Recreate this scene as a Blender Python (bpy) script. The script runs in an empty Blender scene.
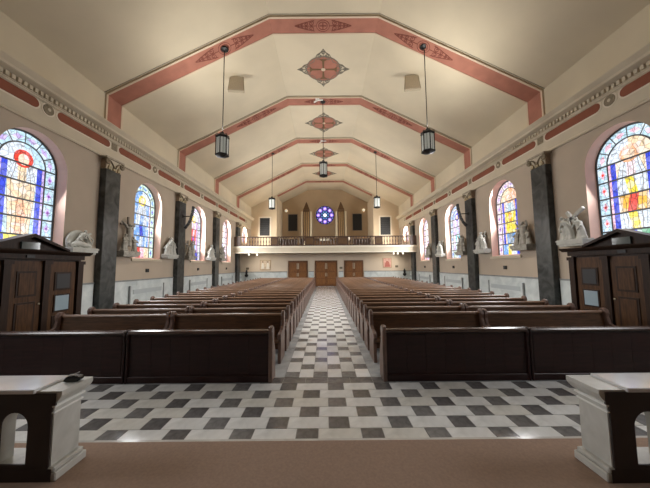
import bpy, math, random
from mathutils import Vector, Matrix
random.seed(7)
PI = math.pi
scene = bpy.context.scene
col = scene.collection

# ------------------------------------------------------------------ camera
W = 8.75                      # half width of the nave
cam_d = bpy.data.cameras.new('camera')
cam = bpy.data.objects.new('camera', cam_d); col.objects.link(cam)
cam_d.sensor_fit = 'HORIZONTAL'; cam_d.sensor_width = 36.0
cam_d.lens = 272.0 / 650.0 * 36.0
cam_d.clip_start = 0.05; cam_d.clip_end = 200
cam.location = (-0.03, 0.0, 2.05)
cam.rotation_euler = (Matrix.Rotation(math.atan(0.0/272.0), 3, 'Z') @ Matrix.Rotation(PI/2 + math.atan(22/272.0), 3, 'X') @ Matrix.Rotation(-0.0085, 3, 'Z')).to_euler()
scene.camera = cam

# ------------------------------------------------------------------ world, exposure, daylight through the windows
world = bpy.data.worlds.new('world'); scene.world = world
world.use_nodes = True
bg = world.node_tree.nodes['Background']
bg.inputs[0].default_value = (0.75, 0.83, 1.0, 1); bg.inputs[1].default_value = 1.0
vs = scene.view_settings
vs.view_transform = 'Standard'; vs.look = 'None'; vs.gamma = 1.0; vs.use_curve_mapping = False
vs.exposure = 0.15
scene.cycles.use_denoising = True
scene.cycles.max_bounces = 10; scene.cycles.diffuse_bounces = 6; scene.cycles.glossy_bounces = 3
scene.cycles.sample_clamp_indirect = 6.0

PITCH = 5.35
WIN_Y = [8.03 + PITCH*i for i in range(4)]
PIL_Y = [10.72 + PITCH*i for i in range(4)]
RIB_Y = [10.77 + PITCH*i for i in range(5)]
WIN_HW, WIN_SILL, WIN_TOP = 1.02, 2.47, 6.22
GLASS_D = 0.38
PANE_STRENGTH = 1.3
def area(name, loc, rot, sx, sy, power, color=(1, 1, 1), spread=PI):
    d = bpy.data.lights.new(name, 'AREA'); d.shape = 'RECTANGLE'; d.size = sx; d.size_y = sy
    d.energy = power; d.color = color; d.spread = spread
    o = bpy.data.objects.new(name, d); col.objects.link(o); o.location = loc; o.rotation_euler = rot
    return o
DAY = [200, 115, 310, 370, 430]
TILT = [0.65, 0.5, 0.15, 0.05, 0.05]
YO = {-1: -0.04, 1: -0.10}          # the bays of the two walls are not quite opposite each other
for i, y in enumerate([WIN_Y[0]-PITCH] + WIN_Y):  # first pair is added out of view to brighten the near floor
    for s in (-1, 1):
        area('window_daylight', (s*(W+GLASS_D-0.06), y+YO[s], 4.25), (0, s*(PI/2-TILT[i]), 0), 3.3, 1.8, DAY[i], (0.97, 0.985, 1.0), 2.75)
for s in (-1, 1):
    area('window_daylight', (s*(W+GLASS_D-0.06), WIN_Y[3]+PITCH+YO[s], 5.5), (0, s*PI/2, 0), 1.5, 1.5, 320, (1.0, 0.95, 0.88), 2.6)

# ------------------------------------------------------------------ materials
MATS = {}
def mat(name, c, rough=0.6, var=0.0, scale=4.0, bump=0.0, metallic=0.0, coat=0.0, c2=None, detail=5.0, stretch=None, spec=None, dist=0.0):
    if name in MATS: return MATS[name]
    m = bpy.data.materials.new(name); m.use_nodes = True
    nt = m.node_tree; b = nt.nodes['Principled BSDF']
    b.inputs['Base Color'].default_value = (*c, 1); b.inputs['Roughness'].default_value = rough
    b.inputs['Metallic'].default_value = metallic; b.inputs['Coat Weight'].default_value = coat
    if spec is not None: b.inputs['Specular IOR Level'].default_value = spec
    if var > 0 or c2 or bump > 0:
        tc = nt.nodes.new('ShaderNodeTexCoord'); mp = nt.nodes.new('ShaderNodeMapping')
        nt.links.new(tc.outputs['Object'], mp.inputs[0])
        if stretch: mp.inputs['Scale'].default_value = stretch
        n = nt.nodes.new('ShaderNodeTexNoise'); n.inputs['Scale'].default_value = scale
        n.inputs['Detail'].default_value = detail; n.inputs['Distortion'].default_value = dist
        nt.links.new(mp.outputs[0], n.inputs['Vector'])
        r = nt.nodes.new('ShaderNodeValToRGB')
        lo = tuple(max(0, x*(1-var)) for x in c); hi = c2 if c2 else tuple(min(1, x*(1+var)) for x in c)
        r.color_ramp.elements[0].position = 0.32; r.color_ramp.elements[1].position = 0.68
        r.color_ramp.elements[0].color = (*lo, 1); r.color_ramp.elements[1].color = (*hi, 1)
        nt.links.new(n.outputs['Fac'], r.inputs[0]); nt.links.new(r.outputs[0], b.inputs['Base Color'])
        if bump > 0:
            bp = nt.nodes.new('ShaderNodeBump'); bp.inputs['Strength'].default_value = bump; bp.inputs['Distance'].default_value = 0.02
            nt.links.new(n.outputs['Fac'], bp.inputs['Height']); nt.links.new(bp.outputs[0], b.inputs['Normal'])
    MATS[name] = m
    return m
def glass(name, c, k=1.0, scale=9.0, var=0.35, frag=6.5, pale=0.75):
    """painted stained glass lit by the daylight behind it"""
    if name in MATS: return MATS[name]
    m = mat(name, tuple(x*0.15 for x in c), 0.25)
    nt = m.node_tree; b = nt.nodes['Principled BSDF']
    tc = nt.nodes.new('ShaderNodeTexCoord'); n = nt.nodes.new('ShaderNodeTexNoise')
    n.inputs['Scale'].default_value = scale; n.inputs['Detail'].default_value = 4
    nt.links.new(tc.outputs['Object'], n.inputs['Vector'])
    r = nt.nodes.new('ShaderNodeValToRGB')
    r.color_ramp.elements[0].position = 0.3; r.color_ramp.elements[1].position = 0.7
    r.color_ramp.elements[0].color = (*[x*(1-var) for x in c], 1); r.color_ramp.elements[1].color = (*[min(1, x*(1+var*0.5)) for x in c], 1)
    nt.links.new(n.outputs['Fac'], r.inputs[0])
    # irregular painted fragments: each a little paler or deeper, thin dark lines between them
    vo = nt.nodes.new('ShaderNodeTexVoronoi'); vo.inputs['Scale'].default_value = frag
    ve = nt.nodes.new('ShaderNodeTexVoronoi'); ve.feature = 'DISTANCE_TO_EDGE'; ve.inputs['Scale'].default_value = frag
    for q in (vo, ve): nt.links.new(tc.outputs['Object'], q.inputs['Vector'])
    sp = nt.nodes.new('ShaderNodeSeparateColor'); nt.links.new(vo.outputs['Color'], sp.inputs[0])
    f1 = nt.nodes.new('ShaderNodeMapRange'); f1.inputs[1].default_value = 0.45; f1.inputs[2].default_value = 1.0; f1.inputs[4].default_value = pale
    nt.links.new(sp.outputs[0], f1.inputs[0])
    mx = nt.nodes.new('ShaderNodeMix'); mx.data_type = 'RGBA'
    nt.links.new(f1.outputs[0], mx.inputs[0]); nt.links.new(r.outputs[0], mx.inputs[6]); mx.inputs[7].default_value = (0.78, 0.81, 0.88, 1)
    ln = nt.nodes.new('ShaderNodeMapRange'); ln.inputs[2].default_value = 0.06; ln.inputs[3].default_value = 0.30; nt.links.new(ve.outputs['Distance'], ln.inputs[0])
    ml = nt.nodes.new('ShaderNodeMix'); ml.data_type = 'RGBA'; ml.blend_type = 'MULTIPLY'; ml.inputs[0].default_value = 1.0
    nt.links.new(mx.outputs[2], ml.inputs[6]); nt.links.new(ln.outputs[0], ml.inputs[7])
    nt.links.new(ml.outputs[2], b.inputs['Emission Color'])
    b.inputs['Emission Strength'].default_value = PANE_STRENGTH*k
    return m
def emis(name, c, k):
    m = mat(name, c, 0.4); b = m.node_tree.nodes['Principled BSDF']
    b.inputs['Emission Color'].default_value = (*c, 1); b.inputs['Emission Strength'].default_value = k
    return m

M_WALL = mat('wall_plaster', (0.46, 0.38, 0.295), 0.85, 0.06, 0.7, 0.05)
M_REVEAL = mat('reveal_plaster', (0.86, 0.60, 0.49), 0.8, 0.04, 2.0)
M_CEIL = mat('ceiling_plaster', (0.61, 0.53, 0.385), 0.9, 0.09, 0.35, 0.04)
M_CREAM = mat('cream_plaster', (0.56, 0.49, 0.37), 0.8, 0.05, 1.5)
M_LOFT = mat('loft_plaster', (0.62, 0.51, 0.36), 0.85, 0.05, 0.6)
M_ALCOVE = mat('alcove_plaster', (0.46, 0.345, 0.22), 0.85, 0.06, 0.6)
M_PINK = mat('pink_paint', (0.375, 0.15, 0.10), 0.8, 0.12, 2.0)
M_REDP = mat('red_frieze_paint', (0.23, 0.068, 0.034), 0.8, 0.12, 2.0)
M_DRED = mat('dark_red_stencil', (0.2, 0.055, 0.035), 0.8)
M_GREY_ST = mat('grey_stencil', (0.19, 0.17, 0.13), 0.8)
M_GOLD = mat('brown_gold_stencil', (0.16, 0.09, 0.035), 0.7)
M_BRONZE = mat('bronze_green', (0.2, 0.16, 0.10), 0.6, 0.25, 14)
M_SERP = mat('dark_green_marble', (0.04, 0.043, 0.042), 0.28, 0.45, 2.2, c2=(0.085, 0.09, 0.087), detail=9, dist=1.2, spec=0.3)
M_SERP_CAP = mat('capital_brown', (0.30, 0.22, 0.15), 0.6, 0.3, 12)
M_WAIN = mat('pale_blue_marble', (0.52, 0.57, 0.57), 0.4, 0.10, 1.6, c2=(0.64, 0.68, 0.67), detail=8, dist=1.0)
M_WCAP = mat('wainscot_cap', (0.22, 0.23, 0.23), 0.5, 0.2, 5)
M_WHITE_M = mat('white_marble_tile', (0.64, 0.65, 0.64), 0.18, 0.10, 2.5, c2=(0.76, 0.77, 0.76), detail=8, dist=1.5)
M_CREAM_M = mat('cream_marble_tile', (0.59, 0.585, 0.545), 0.18, 0.12, 2.5, c2=(0.70, 0.695, 0.655), detail=8, dist=1.5)
M_DARK_M = mat('dark_marble_tile', (0.105, 0.10, 0.10), 0.2, 0.25, 5.0, c2=(0.16, 0.155, 0.155), detail=8, dist=1.0)
M_DARK_M2 = mat('greyer_marble_tile', (0.145, 0.14, 0.14), 0.2, 0.25, 5.0, c2=(0.21, 0.205, 0.20), detail=8, dist=1.0)
M_AISLE = mat('aisle_white_marble', (0.80, 0.82, 0.83), 0.14, 0.06, 2.5, c2=(0.88, 0.89, 0.89), detail=8, dist=1.5)  # paler copy of the white tile; reflected light put into the colour
M_AISLED = mat('aisle_grey_marble', (0.20, 0.20, 0.205), 0.14, 0.25, 5.0, c2=(0.30, 0.30, 0.30), detail=8, dist=1.0)  # dark tile lifted in colour for the same floor reflection
M_GREYM = mat('grey_blue_marble', (0.38, 0.41, 0.42), 0.16, 0.15, 2.0, c2=(0.50, 0.52, 0.53), detail=8, dist=1.5)
M_FLOOR = mat('floor_grey_marble', (0.17, 0.175, 0.18), 0.3, 0.2, 2.0, c2=(0.24, 0.245, 0.25), detail=6, dist=1.0)
M_CARPET = mat('brown_carpet', (0.315, 0.225, 0.172), 1.0, 0.07, 45, 0.08, detail=4, spec=0.1)
M_STEP = mat('step_marble', (0.52, 0.51, 0.48), 0.12, 0.12, 3, detail=8, dist=1.5)
M_PEW = mat('pew_shaded_wood', (0.022, 0.0075, 0.0065), 0.38, 0.3, 3.0, stretch=(1, 8, 8), detail=6, spec=0.3)  # for the screens; shade on their unlit fronts put into the colour
M_PEWT = mat('pew_rail_wood', (0.19, 0.105, 0.06), 0.36, 0.3, 3.0, stretch=(1, 8, 8), detail=6)  # lighter than the backs; light on the tops put into the colour
M_PEWS = mat('pew_back_wood', (0.088, 0.042, 0.02), 0.36, 0.35, 3.0, stretch=(1, 8, 8), detail=6)
M_PEWE = mat('pew_end_wood', (0.13, 0.075, 0.055), 0.35, 0.35, 4.0, stretch=(6, 6, 1), detail=6)  # lightened; the highlight on the ends is part of the colour
M_CONF = mat('confessional_wood', (0.026, 0.012, 0.006), 0.5, 0.35, 3.0, stretch=(8, 8, 1), detail=6, spec=0.2)
M_CONF2 = mat('confessional_panel_wood', (0.066, 0.029, 0.010), 0.5, 0.35, 3.0, stretch=(8, 8, 1), detail=6, spec=0.2)
M_BLACK = mat('black_void', (0.008, 0.008, 0.009), 0.5)
M_IRON = mat('black_iron', (0.016, 0.015, 0.014), 0.45, metallic=0.4)
M_DOOR = mat('door_oak', (0.155, 0.062, 0.019), 0.4, 0.3, 3.0, stretch=(8, 8, 1), detail=6)
M_DOORF = mat('door_frame_oak', (0.12, 0.052, 0.02), 0.45, 0.3, 3.0, stretch=(8, 8, 1))
M_RAILW = mat('balustrade_wood', (0.058, 0.027, 0.014), 0.45, 0.3, 3.0, stretch=(8, 8, 1))
M_ORGAN = mat('organ_case_wood', (0.10, 0.052, 0.02), 0.45, 0.3, 3.0, stretch=(8, 8, 1))
M_PIPE = mat('organ_pipe_cream', (0.66, 0.58, 0.42), 0.4)
M_STONE = mat('statue_stone', (0.50, 0.50, 0.455), 0.7, 0.12, 6.0)
M_STONE_SHADED = mat('statue_stone_shaded', (0.36, 0.34, 0.29), 0.65, 0.25, 8.0)  # same stone as above; shade of the back-lit groups put into the colour
M_CROSSW = mat('statue_cross_dark', (0.14, 0.11, 0.085), 0.6, 0.2, 8.0)
M_RAIL = mat('altar_rail_marble', (0.52, 0.52, 0.48), 0.4, 0.12, 3.0, c2=(0.6, 0.6, 0.56), detail=8, dist=1.5)
M_RAILTOP = mat('altar_rail_top_marble', (0.7, 0.71, 0.73), 0.12, 0.06, 3.0, detail=8)
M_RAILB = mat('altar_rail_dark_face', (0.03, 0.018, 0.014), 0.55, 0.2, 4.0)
M_FROST = emis('frosted_glass', (0.62, 0.66, 0.62), 0.12)
M_FROST2 = emis('frosted_glass_far', (0.86, 0.90, 0.85), 0.45)
M_PALE = mat('pale_sheet', (0.27, 0.35, 0.40), 0.3)
M_LEAD = mat('lead_came', (0.10, 0.11, 0.115), 0.5, metallic=0.3)
M_GRILLE = mat('grey_speaker_panel', (0.52, 0.45, 0.34), 0.9, 0.1, 30)

# ------------------------------------------------------------------ mesh helpers
class MB:
    def __init__(self, M=None): self.v = []; self.f = []; self.M = M or Matrix.Identity(4)
    def add(self, vs, fs):
        b = len(self.v)
        self.v += [tuple(self.M @ Vector(p)) for p in vs]
        self.f += [tuple(b+i for i in f) for f in fs]
        return self
    def box(self, x0, x1, y0, y1, z0, z1):
        x0, x1 = min(x0, x1), max(x0, x1); y0, y1 = min(y0, y1), max(y0, y1); z0, z1 = min(z0, z1), max(z0, z1)
        return self.add([(x0,y0,z0),(x1,y0,z0),(x1,y1,z0),(x0,y1,z0),(x0,y0,z1),(x1,y0,z1),(x1,y1,z1),(x0,y1,z1)],
            [(0,3,2,1),(4,5,6,7),(0,1,5,4),(1,2,6,5),(2,3,7,6),(3,0,4,7)])
    def prism(self, pts, axis, a, b):
        """polygon (p,q) extruded along axis from a to b; axis x: (y,z); y: (x,z); z: (x,y)"""
        n = len(pts)
        def P(p, t):
            return (t, p[0], p[1]) if axis == 'x' else ((p[0], t, p[1]) if axis == 'y' else (p[0], p[1], t))
        vs = [P(p, a) for p in pts] + [P(p, b) for p in pts]
        fs = [tuple(range(n))[::-1], tuple(range(n, 2*n))] + [(i, (i+1) % n, n+(i+1) % n, n+i) for i in range(n)]
        return self.add(vs, fs)
    def quad(self, a, b, c, d): return self.add([a, b, c, d], [(0, 1, 2, 3)])
    def tube(self, pts, r, n=8, cap=True):
        pts = [Vector(p) for p in pts]
        rs = r if isinstance(r, (list, tuple)) else [r]*len(pts)
        vs = []; fs = []
        up = None
        for i, p in enumerate(pts):
            t = (pts[min(i+1, len(pts)-1)] - pts[max(i-1, 0)]).normalized()
            if up is None:
                up = Vector((0, 0, 1)) if abs(t.z) < 0.9 else Vector((1, 0, 0))
            a = t.cross(up).normalized(); up2 = a.cross(t).normalized(); up = up2
            for k in range(n):
                an = 2*PI*k/n
                vs.append(tuple(p + (a*math.cos(an) + up2*math.sin(an))*rs[i]))
        for i in range(len(pts)-1):
            for k in range(n):
                fs.append((i*n+k, i*n+(k+1) % n, (i+1)*n+(k+1) % n, (i+1)*n+k))
        if cap:
            fs.append(tuple(range(n))[::-1]); fs.append(tuple((len(pts)-1)*n+k for k in range(n)))
        return self.add(vs, fs)
    def lathe(self, prof, cx=0, cy=0, n=12, z0=0, sx=1, sy=1):
        vs = []; fs = []
        for (r, z) in prof:
            for k in range(n):
                a = 2*PI*k/n + PI/n
                vs.append((cx+r*math.cos(a)*sx, cy+r*math.sin(a)*sy, z0+z))
        for i in range(len(prof)-1):
            for k in range(n):
                fs.append((i*n+k, i*n+(k+1) % n, (i+1)*n+(k+1) % n, (i+1)*n+k))
        fs.append(tuple(range(n))[::-1]); fs.append(tuple((len(prof)-1)*n+k for k in range(n)))
        return self.add(vs, fs)
    def ball(self, c, rx, ry, rz, nu=10, nv=7):
        vs = [(c[0], c[1], c[2]-rz)]; fs = []
        for j in range(1, nv):
            ph = -PI/2 + PI*j/nv
            for i in range(nu):
                a = 2*PI*i/nu
                vs.append((c[0]+rx*math.cos(ph)*math.cos(a), c[1]+ry*math.cos(ph)*math.sin(a), c[2]+rz*math.sin(ph)))
        vs.append((c[0], c[1], c[2]+rz)); top = len(vs)-1
        for i in range(nu):
            fs.append((0, 1+(i+1) % nu, 1+i)); fs.append((top, 1+(nv-2)*nu+i, 1+(nv-2)*nu+(i+1) % nu))
        for j in range(nv-2):
            for i in range(nu):
                fs.append((1+j*nu+i, 1+j*nu+(i+1) % nu, 1+(j+1)*nu+(i+1) % nu, 1+(j+1)*nu+i))
        return self.add(vs, fs)
    def ribbon(self, pts, w, t=0.012, closed=False):
        """flat 2D ribbon in the local xy plane, thickness t up local z"""
        n = len(pts); L = []; R = []
        ww = w if isinstance(w, (list, tuple)) else [w]*n
        for i in range(n):
            if closed: a, b = pts[(i-1) % n], pts[(i+1) % n]
            else: a, b = pts[max(i-1, 0)], pts[min(i+1, n-1)]
            dx, dy = b[0]-a[0], b[1]-a[1]; l = math.hypot(dx, dy) or 1
            nx, ny = -dy/l*ww[i]/2, dx/l*ww[i]/2
            L.append((pts[i][0]+nx, pts[i][1]+ny)); R.append((pts[i][0]-nx, pts[i][1]-ny))
        vs = [(*p, t) for p in L] + [(*p, t) for p in R] + [(*p, 0) for p in L] + [(*p, 0) for p in R]
        fs = []
        for i in range(n if closed else n-1):
            j = (i+1) % n
            fs += [(i, n+i, n+j, j), (2*n+i, i, j, 2*n+j), (n+i, 3*n+i, 3*n+j, n+j)]
        return self.add(vs, fs)
    def mesh(self, name, m, smooth=False):
        me = bpy.data.meshes.new(name); me.from_pydata(self.v, [], self.f); me.update()
        me.materials.append(m)
        if smooth:
            me.polygons.foreach_set('use_smooth', [True]*len(me.polygons))
        return me
    def build(self, name, m, parent=None, smooth=False, bevel=0):
        o = bpy.data.objects.new(name, self.mesh(name, m, smooth)); col.objects.link(o)
        if parent: o.parent = parent
        if bevel:
            b = o.modifiers.new('bevel', 'BEVEL'); b.width = bevel; b.segments = 1; b.limit_method = 'ANGLE'
        return o
def inst(me, name, loc, parent, rot=(0, 0, 0), scale=(1, 1, 1)):
    o = bpy.data.objects.new(name, me); col.objects.link(o); o.location = loc; o.rotation_euler = rot; o.scale = scale
    if parent: o.parent = parent
    return o
def tag(o, label, cat, group=None):
    o['label'] = label; o['category'] = cat
    if group: o['group'] = group
    return o
def thing(name, label, cat, loc=(0, 0, 0), rz=0, group=None):
    o = bpy.data.objects.new(name, None); col.objects.link(o); o.location = loc; o.rotation_euler = (0, 0, rz)
    o.empty_display_size = 0.2
    return tag(o, label, cat, group)
def struct(o, label=None, cat=None):
    o['kind'] = 'structure'
    if label: o['label'] = label
    if cat: o['category'] = cat
    return o
def stuff(o): o['kind'] = 'stuff'; return o
def copy_tree(o, parent=None):
    c = o.copy(); col.objects.link(c); c.parent = parent
    for ch in o.children: copy_tree(ch, c)
    return c
ORD = ['first', 'second', 'third', 'fourth', 'fifth', 'sixth', 'seventh', 'eighth', 'ninth', 'tenth', 'eleventh', 'twelfth', 'thirteenth',
       'fourteenth', 'fifteenth', 'sixteenth', 'seventeenth', 'eighteenth', 'nineteenth', 'twentieth', 'twenty-first', 'twenty-second',
       'twenty-third', 'twenty-fourth', 'twenty-fifth']
SIDE = {-1: 'left', 1: 'right'}

# ================================================================== FLOOR
Y_BACK, Y_BALC, Y_TOWER, Y_ALC = 28.2, 25.95, 31.8, 36.0
Y_NEAR = -9.0
U = 0.2667
fl = MB().box(-W, W, 3.0, Y_BACK+0.1, -0.12, 0.0).build('floor', M_FLOOR)
struct(fl, 'grey marble nave floor with inlaid dark and pale tiles', 'floor')
J = 0.004
def tile_mesh(w, d, m):
    return MB().box(-w/2+J, w/2-J, -d/2+J, d/2-J, -0.01, 0.005).mesh('tile', m)
t_dark = [tile_mesh(U, U, M_DARK_M), tile_mesh(U, U, M_DARK_M2)]
t_lx = [tile_mesh(2*U, U, M_WHITE_M), tile_mesh(2*U, U, M_CREAM_M)]
t_ly = [tile_mesh(U, 2*U, M_AISLE), tile_mesh(U, 2*U, M_AISLE), tile_mesh(U, 2*U, M_WHITE_M)]
t_dka = [tile_mesh(U, U, M_AISLED)]
# cross aisle in front of the pews: dark squares and double-length pale tiles in running bond
y1 = 4.95
stub = MB()
for k in range(6):
    yc = y1 - U*(k+0.5)
    off = 0.0 if k % 2 == 0 else 0.5*3*U
    nmax = 8
    for n in range(-nmax-1, nmax+1):
        x0 = -3*U + off + n*3*U
        xa, xb = x0 + U/2, x0 + 2*U
        if abs(xa) < 6.3:
            inst(random.choice(t_dark), 'dark_tile', (xa, yc, 0), fl)
            inst(random.choice(t_lx), 'pale_tile', (xb, yc, 0), fl)
# centre aisle: same tiles turned to run along the aisle, in their paler copies
far_d, far_w = MB(), MB()
for c in range(6):
    xc = -0.8 + U*(c+0.5)
    y0 = 5.2 - (0 if c % 2 == 0 else 1.5*U)
    n = 0
    while True:
        yd = y0 + n*3*U + U/2; yw = y0 + n*3*U + 2*U
        if yd > Y_BACK - 0.8: break
        if yd - U/2 > 5.15:
            if yd < 9.6: inst(random.choice(t_dka), 'dark_tile', (xc, yd, 0), fl)
            else: far_d.box(xc-U/2+J, xc+U/2-J, yd-U/2+J, yd+U/2-J, -0.01, 0.005)
        if yw - U > 5.15:
            if yd < 9.6: inst(random.choice(t_ly), 'pale_tile', (xc, yw, 0), fl)
            else: far_w.box(xc-U/2+J, xc+U/2-J, yw-U+J, yw+U-J, -0.01, 0.005)
        elif yw + U > 5.3:
            l = yw + U - 5.2
            MB().box(xc-U/2+J, xc+U/2-J, 5.2+J, yw+U-J, -0.01, 0.005).build('pale_tile', M_AISLE, fl)
        n += 1
stuff(far_d.build('far_dark_tile', M_AISLED, fl)); stuff(far_w.build('far_pale_tile', M_AISLE, fl))
# dark border across the head of the aisle and grey-blue border slabs along it
for i in range(6):
    x0 = -1.2 + i*0.4
    MB().box(x0+J, x0+0.4-J, 4.955, 5.195, -0.01, 0.0035).build('border_slab', M_DARK_M2, fl)
for s in (-1, 1):
    for i in range(26):
        y0 = 5.2 + i*0.88
        MB().box(s*0.804, s*1.25, y0+J, y0+0.88-J, -0.01, 0.0035).build('border_slab', M_GREYM, fl)

# raised sanctuary floor with carpet and the marble step in front of it
pf = struct(MB().box(-W, W, Y_NEAR, 2.9, -0.12, 0.29).build('floor_sanctuary', M_STEP), 'raised sanctuary floor under brown carpet', 'floor')
MB().box(-5.5, 5.5, Y_NEAR+0.05, 2.885, 0.288, 0.302).build('carpet', M_CARPET, pf)
st = struct(MB().box(-W, W, 2.9, 3.17, -0.12, 0.15).build('trim_step', M_STEP), 'pale polished marble step below the carpet edge', 'step')

# ================================================================== SIDE WALLS with arched window openings
def arch_pts(hw, sill, top, n=20, inset=0.0):
    """closed outline of a round-headed opening, in (u,v), counter-clockwise from lower left; inset shrinks it"""
    r = hw - inset; spring = top - hw
    pts = [(-r, sill+inset), (r, sill+inset)]
    for i in range(n+1):
        a = PI*i/n
        pts.append((r*math.cos(a), spring + r*math.sin(a)))
    return pts
walls = {}
NARC = 20
def wall_side(s):
    X = s*W; mb = MB(); rv = MB()
    Z1 = 9.0
    ops = [(y+YO[s], WIN_HW, WIN_SILL, WIN_TOP) for y in [WIN_Y[0]-PITCH] + WIN_Y] + [(WIN_Y[3]+PITCH+YO[s], 0.95, 4.6, 6.30)]
    ycur = Y_NEAR
    for (yc, hw, sill, top) in ops:
        spring = top - hw
        mb.quad((X, ycur, 0), (X, yc-hw, 0), (X, yc-hw, Z1), (X, ycur, Z1))
        mb.quad((X, yc-hw, 0), (X, yc+hw, 0), (X, yc+hw, sill), (X, yc-hw, sill))
        arc = [(yc+hw*math.cos(PI-PI*i/NARC), spring+hw*math.sin(PI*i/NARC)) for i in range(NARC+1)]
        for i in range(NARC):
            a, b = arc[i], arc[i+1]
            mb.quad((X, a[0], a[1]), (X, b[0], b[1]), (X, b[0], Z1), (X, a[0], Z1))
        path = [(yc-hw, sill)] + arc + [(yc+hw, sill)]
        Xo = s*(W+GLASS_D+0.12)
        for i in range(len(path)-1):
            a, b = path[i], path[i+1]
            rv.quad((X, a[0], a[1]), (X, b[0], b[1]), (Xo, b[0], b[1]), (Xo, a[0], a[1]))
        # sloping sill
        rv.quad((X, yc-hw, sill), (X, yc+hw, sill), (Xo, yc+hw, sill+0.1), (Xo, yc-hw, sill+0.1))
        ycur = yc+hw
    mb.quad((X, ycur, 0), (X, Y_ALC+0.1, 0), (X, Y_ALC+0.1, Z1), (X, ycur, Z1))
    w = struct(mb.build('wall_'+SIDE[s], M_WALL), 'beige plastered %s side wall with arched window openings' % SIDE[s], 'wall')
    rv.build('window_reveal', M_REVEAL, w, smooth=False)
    walls[s] = w
    # window sill ledges
    for (yc, hw, sill, top) in ops[:5]:
        MB().box(X+s*0.02, X-s*0.06, yc-hw-0.1, yc+hw+0.1, sill-0.12, sill-0.005).build('window_ledge', M_CREAM, w)
    # wainscot
    edges = [Y_NEAR] + [v for p in PIL_Y for v in (p+YO[s]-0.42, p+YO[s]+0.42)] + [Y_BACK]
    for a, b in zip(edges[0::2], edges[1::2]):
        n = max(1, round((b-a)/1.5))
        for i in range(n):
            ya = a + (b-a)*i/n; yb = a + (b-a)*(i+1)/n
            MB().box(X+s*0.05, X-s*0.05, ya+0.004, yb-0.004, 0.0, 1.45).build('wainscot_slab', M_WAIN, w)
        MB().box(X+s*0.05, X-s*0.075, a, b, 1.45, 1.51).build('wainscot_cap', M_WCAP, w)
        if a > 5:
            c = (a+b)/2
            rc = MB().box(X, X-s*0.10, c-1.25, c+1.25, 0.15, 1.22).build('radiator_panel', M_WAIN, w)
            MB().box(X-s*0.09, X-s*0.125, c-1.05, c+1.05, 0.86, 1.06).build('radiator_grille', mat('grille_grey', (0.42, 0.46, 0.47), 0.5), rc)
            for e in (-1, 1):
                MB().box(X-s*0.09, X-s*0.13, c+e*1.25-0.03, c+e*1.25+0.03, 0.15, 1.24).build('radiator_edge', M_WCAP, rc)
            MB().box(X, X-s*0.05, c-0.1, c+0.1, 1.82, 1.99).build('wall_vent', M_BLACK, w)
for s in (-1, 1): wall_side(s)

# ================================================================== ENTABLATURE (trim_left / trim_right)
def entablature(s):
    X = s*W; Y0, Y1 = Y_NEAR, Y_TOWER
    P = [(0.0, 6.40), (-0.07, 6.40), (-0.09, 6.45), (-0.05, 6.50), (-0.04, 7.16), (-0.10, 7.20), (-0.10, 7.24), (-0.12, 7.245), (-0.12, 7.40),
         (-0.2, 7.42), (-0.30, 7.45), (-0.33, 7.47), (-0.33, 7.54), (-0.36, 7.58), (-0.42, 7.66), (-0.42, 7.69), (0.0, 7.74)]
    t = struct(MB().prism([(X+s*p, z) for p, z in P], 'y', Y0, Y1).build('trim_'+SIDE[s], M_CREAM),
               'cream moulded entablature with red frieze panels along the %s wall' % SIDE[s], 'entablature')
    d = MB()
    y = Y0
    while y < Y1-0.2:
        d.box(X-s*0.115, X-s*0.19, y, y+0.085, 7.27, 7.39); y += 0.15
    stuff(d.build('dentil_course', M_CREAM, t))
    FX = X - s*0.04
    zc, hh = 7.02, 0.145
    def capsule(y0, y1, h, zc=zc):
        pts = []
        for i in range(9):
            a = -PI/2 + PI*i/8; pts.append((y1-h+h*math.cos(a), zc+h*math.sin(a)))
        for i in range(9):
            a = PI/2 + PI*i/8; pts.append((y0+h+h*math.cos(a), zc+h*math.sin(a)))
        return pts
    fo = 0.16 if s < 0 else -0.10
    marks = sorted([(p+fo, 'sq') for p in PIL_Y + [PIL_Y[0]-PITCH]] + [(w+fo, 'ro') for w in WIN_Y + [WIN_Y[3]+PITCH, WIN_Y[0]-PITCH]])
    for (ya, ka), (yb, kb) in zip(marks[:-1], marks[1:]):
        a = ya + (0.24 if ka == 'sq' else 0.29); b = yb - (0.24 if kb == 'sq' else 0.29)
        o = MB().prism(capsule(a-0.05, b+0.05, hh+0.05), 'x', FX+s*0.01, FX-s*0.012).build('frieze_border', mat('pale_border', (0.70, 0.62, 0.50), 0.8), t)
        MB().prism(capsule(a, b, hh), 'x', FX, FX-s*0.022).build('frieze_panel', M_REDP, o)
    for yy, k in marks:
        if k == 'sq':
            MB().box(FX+s*0.01, FX-s*0.02, yy-0.14, yy+0.14, zc-0.14, zc+0.14).build('frieze_square', M_BRONZE, t)
        else:
            c = lambda r: [(yy+r*math.cos(2*PI*i/20), zc+r*math.sin(2*PI*i/20)) for i in range(20)]
            o = MB().prism(c(0.21), 'x', FX+s*0.01, FX-s*0.015).build('frieze_medallion', mat('pale_border', (0.7, 0.62, 0.5)), t)
            MB().prism(c(0.165), 'x', FX, FX-s*0.03).build('medallion_boss', M_BRONZE, o)
            MB().prism(c(0.05), 'x', FX, FX-s*0.045).build('medallion_boss', M_CREAM, o)
for s in (-1, 1): entablature(s)

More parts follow.
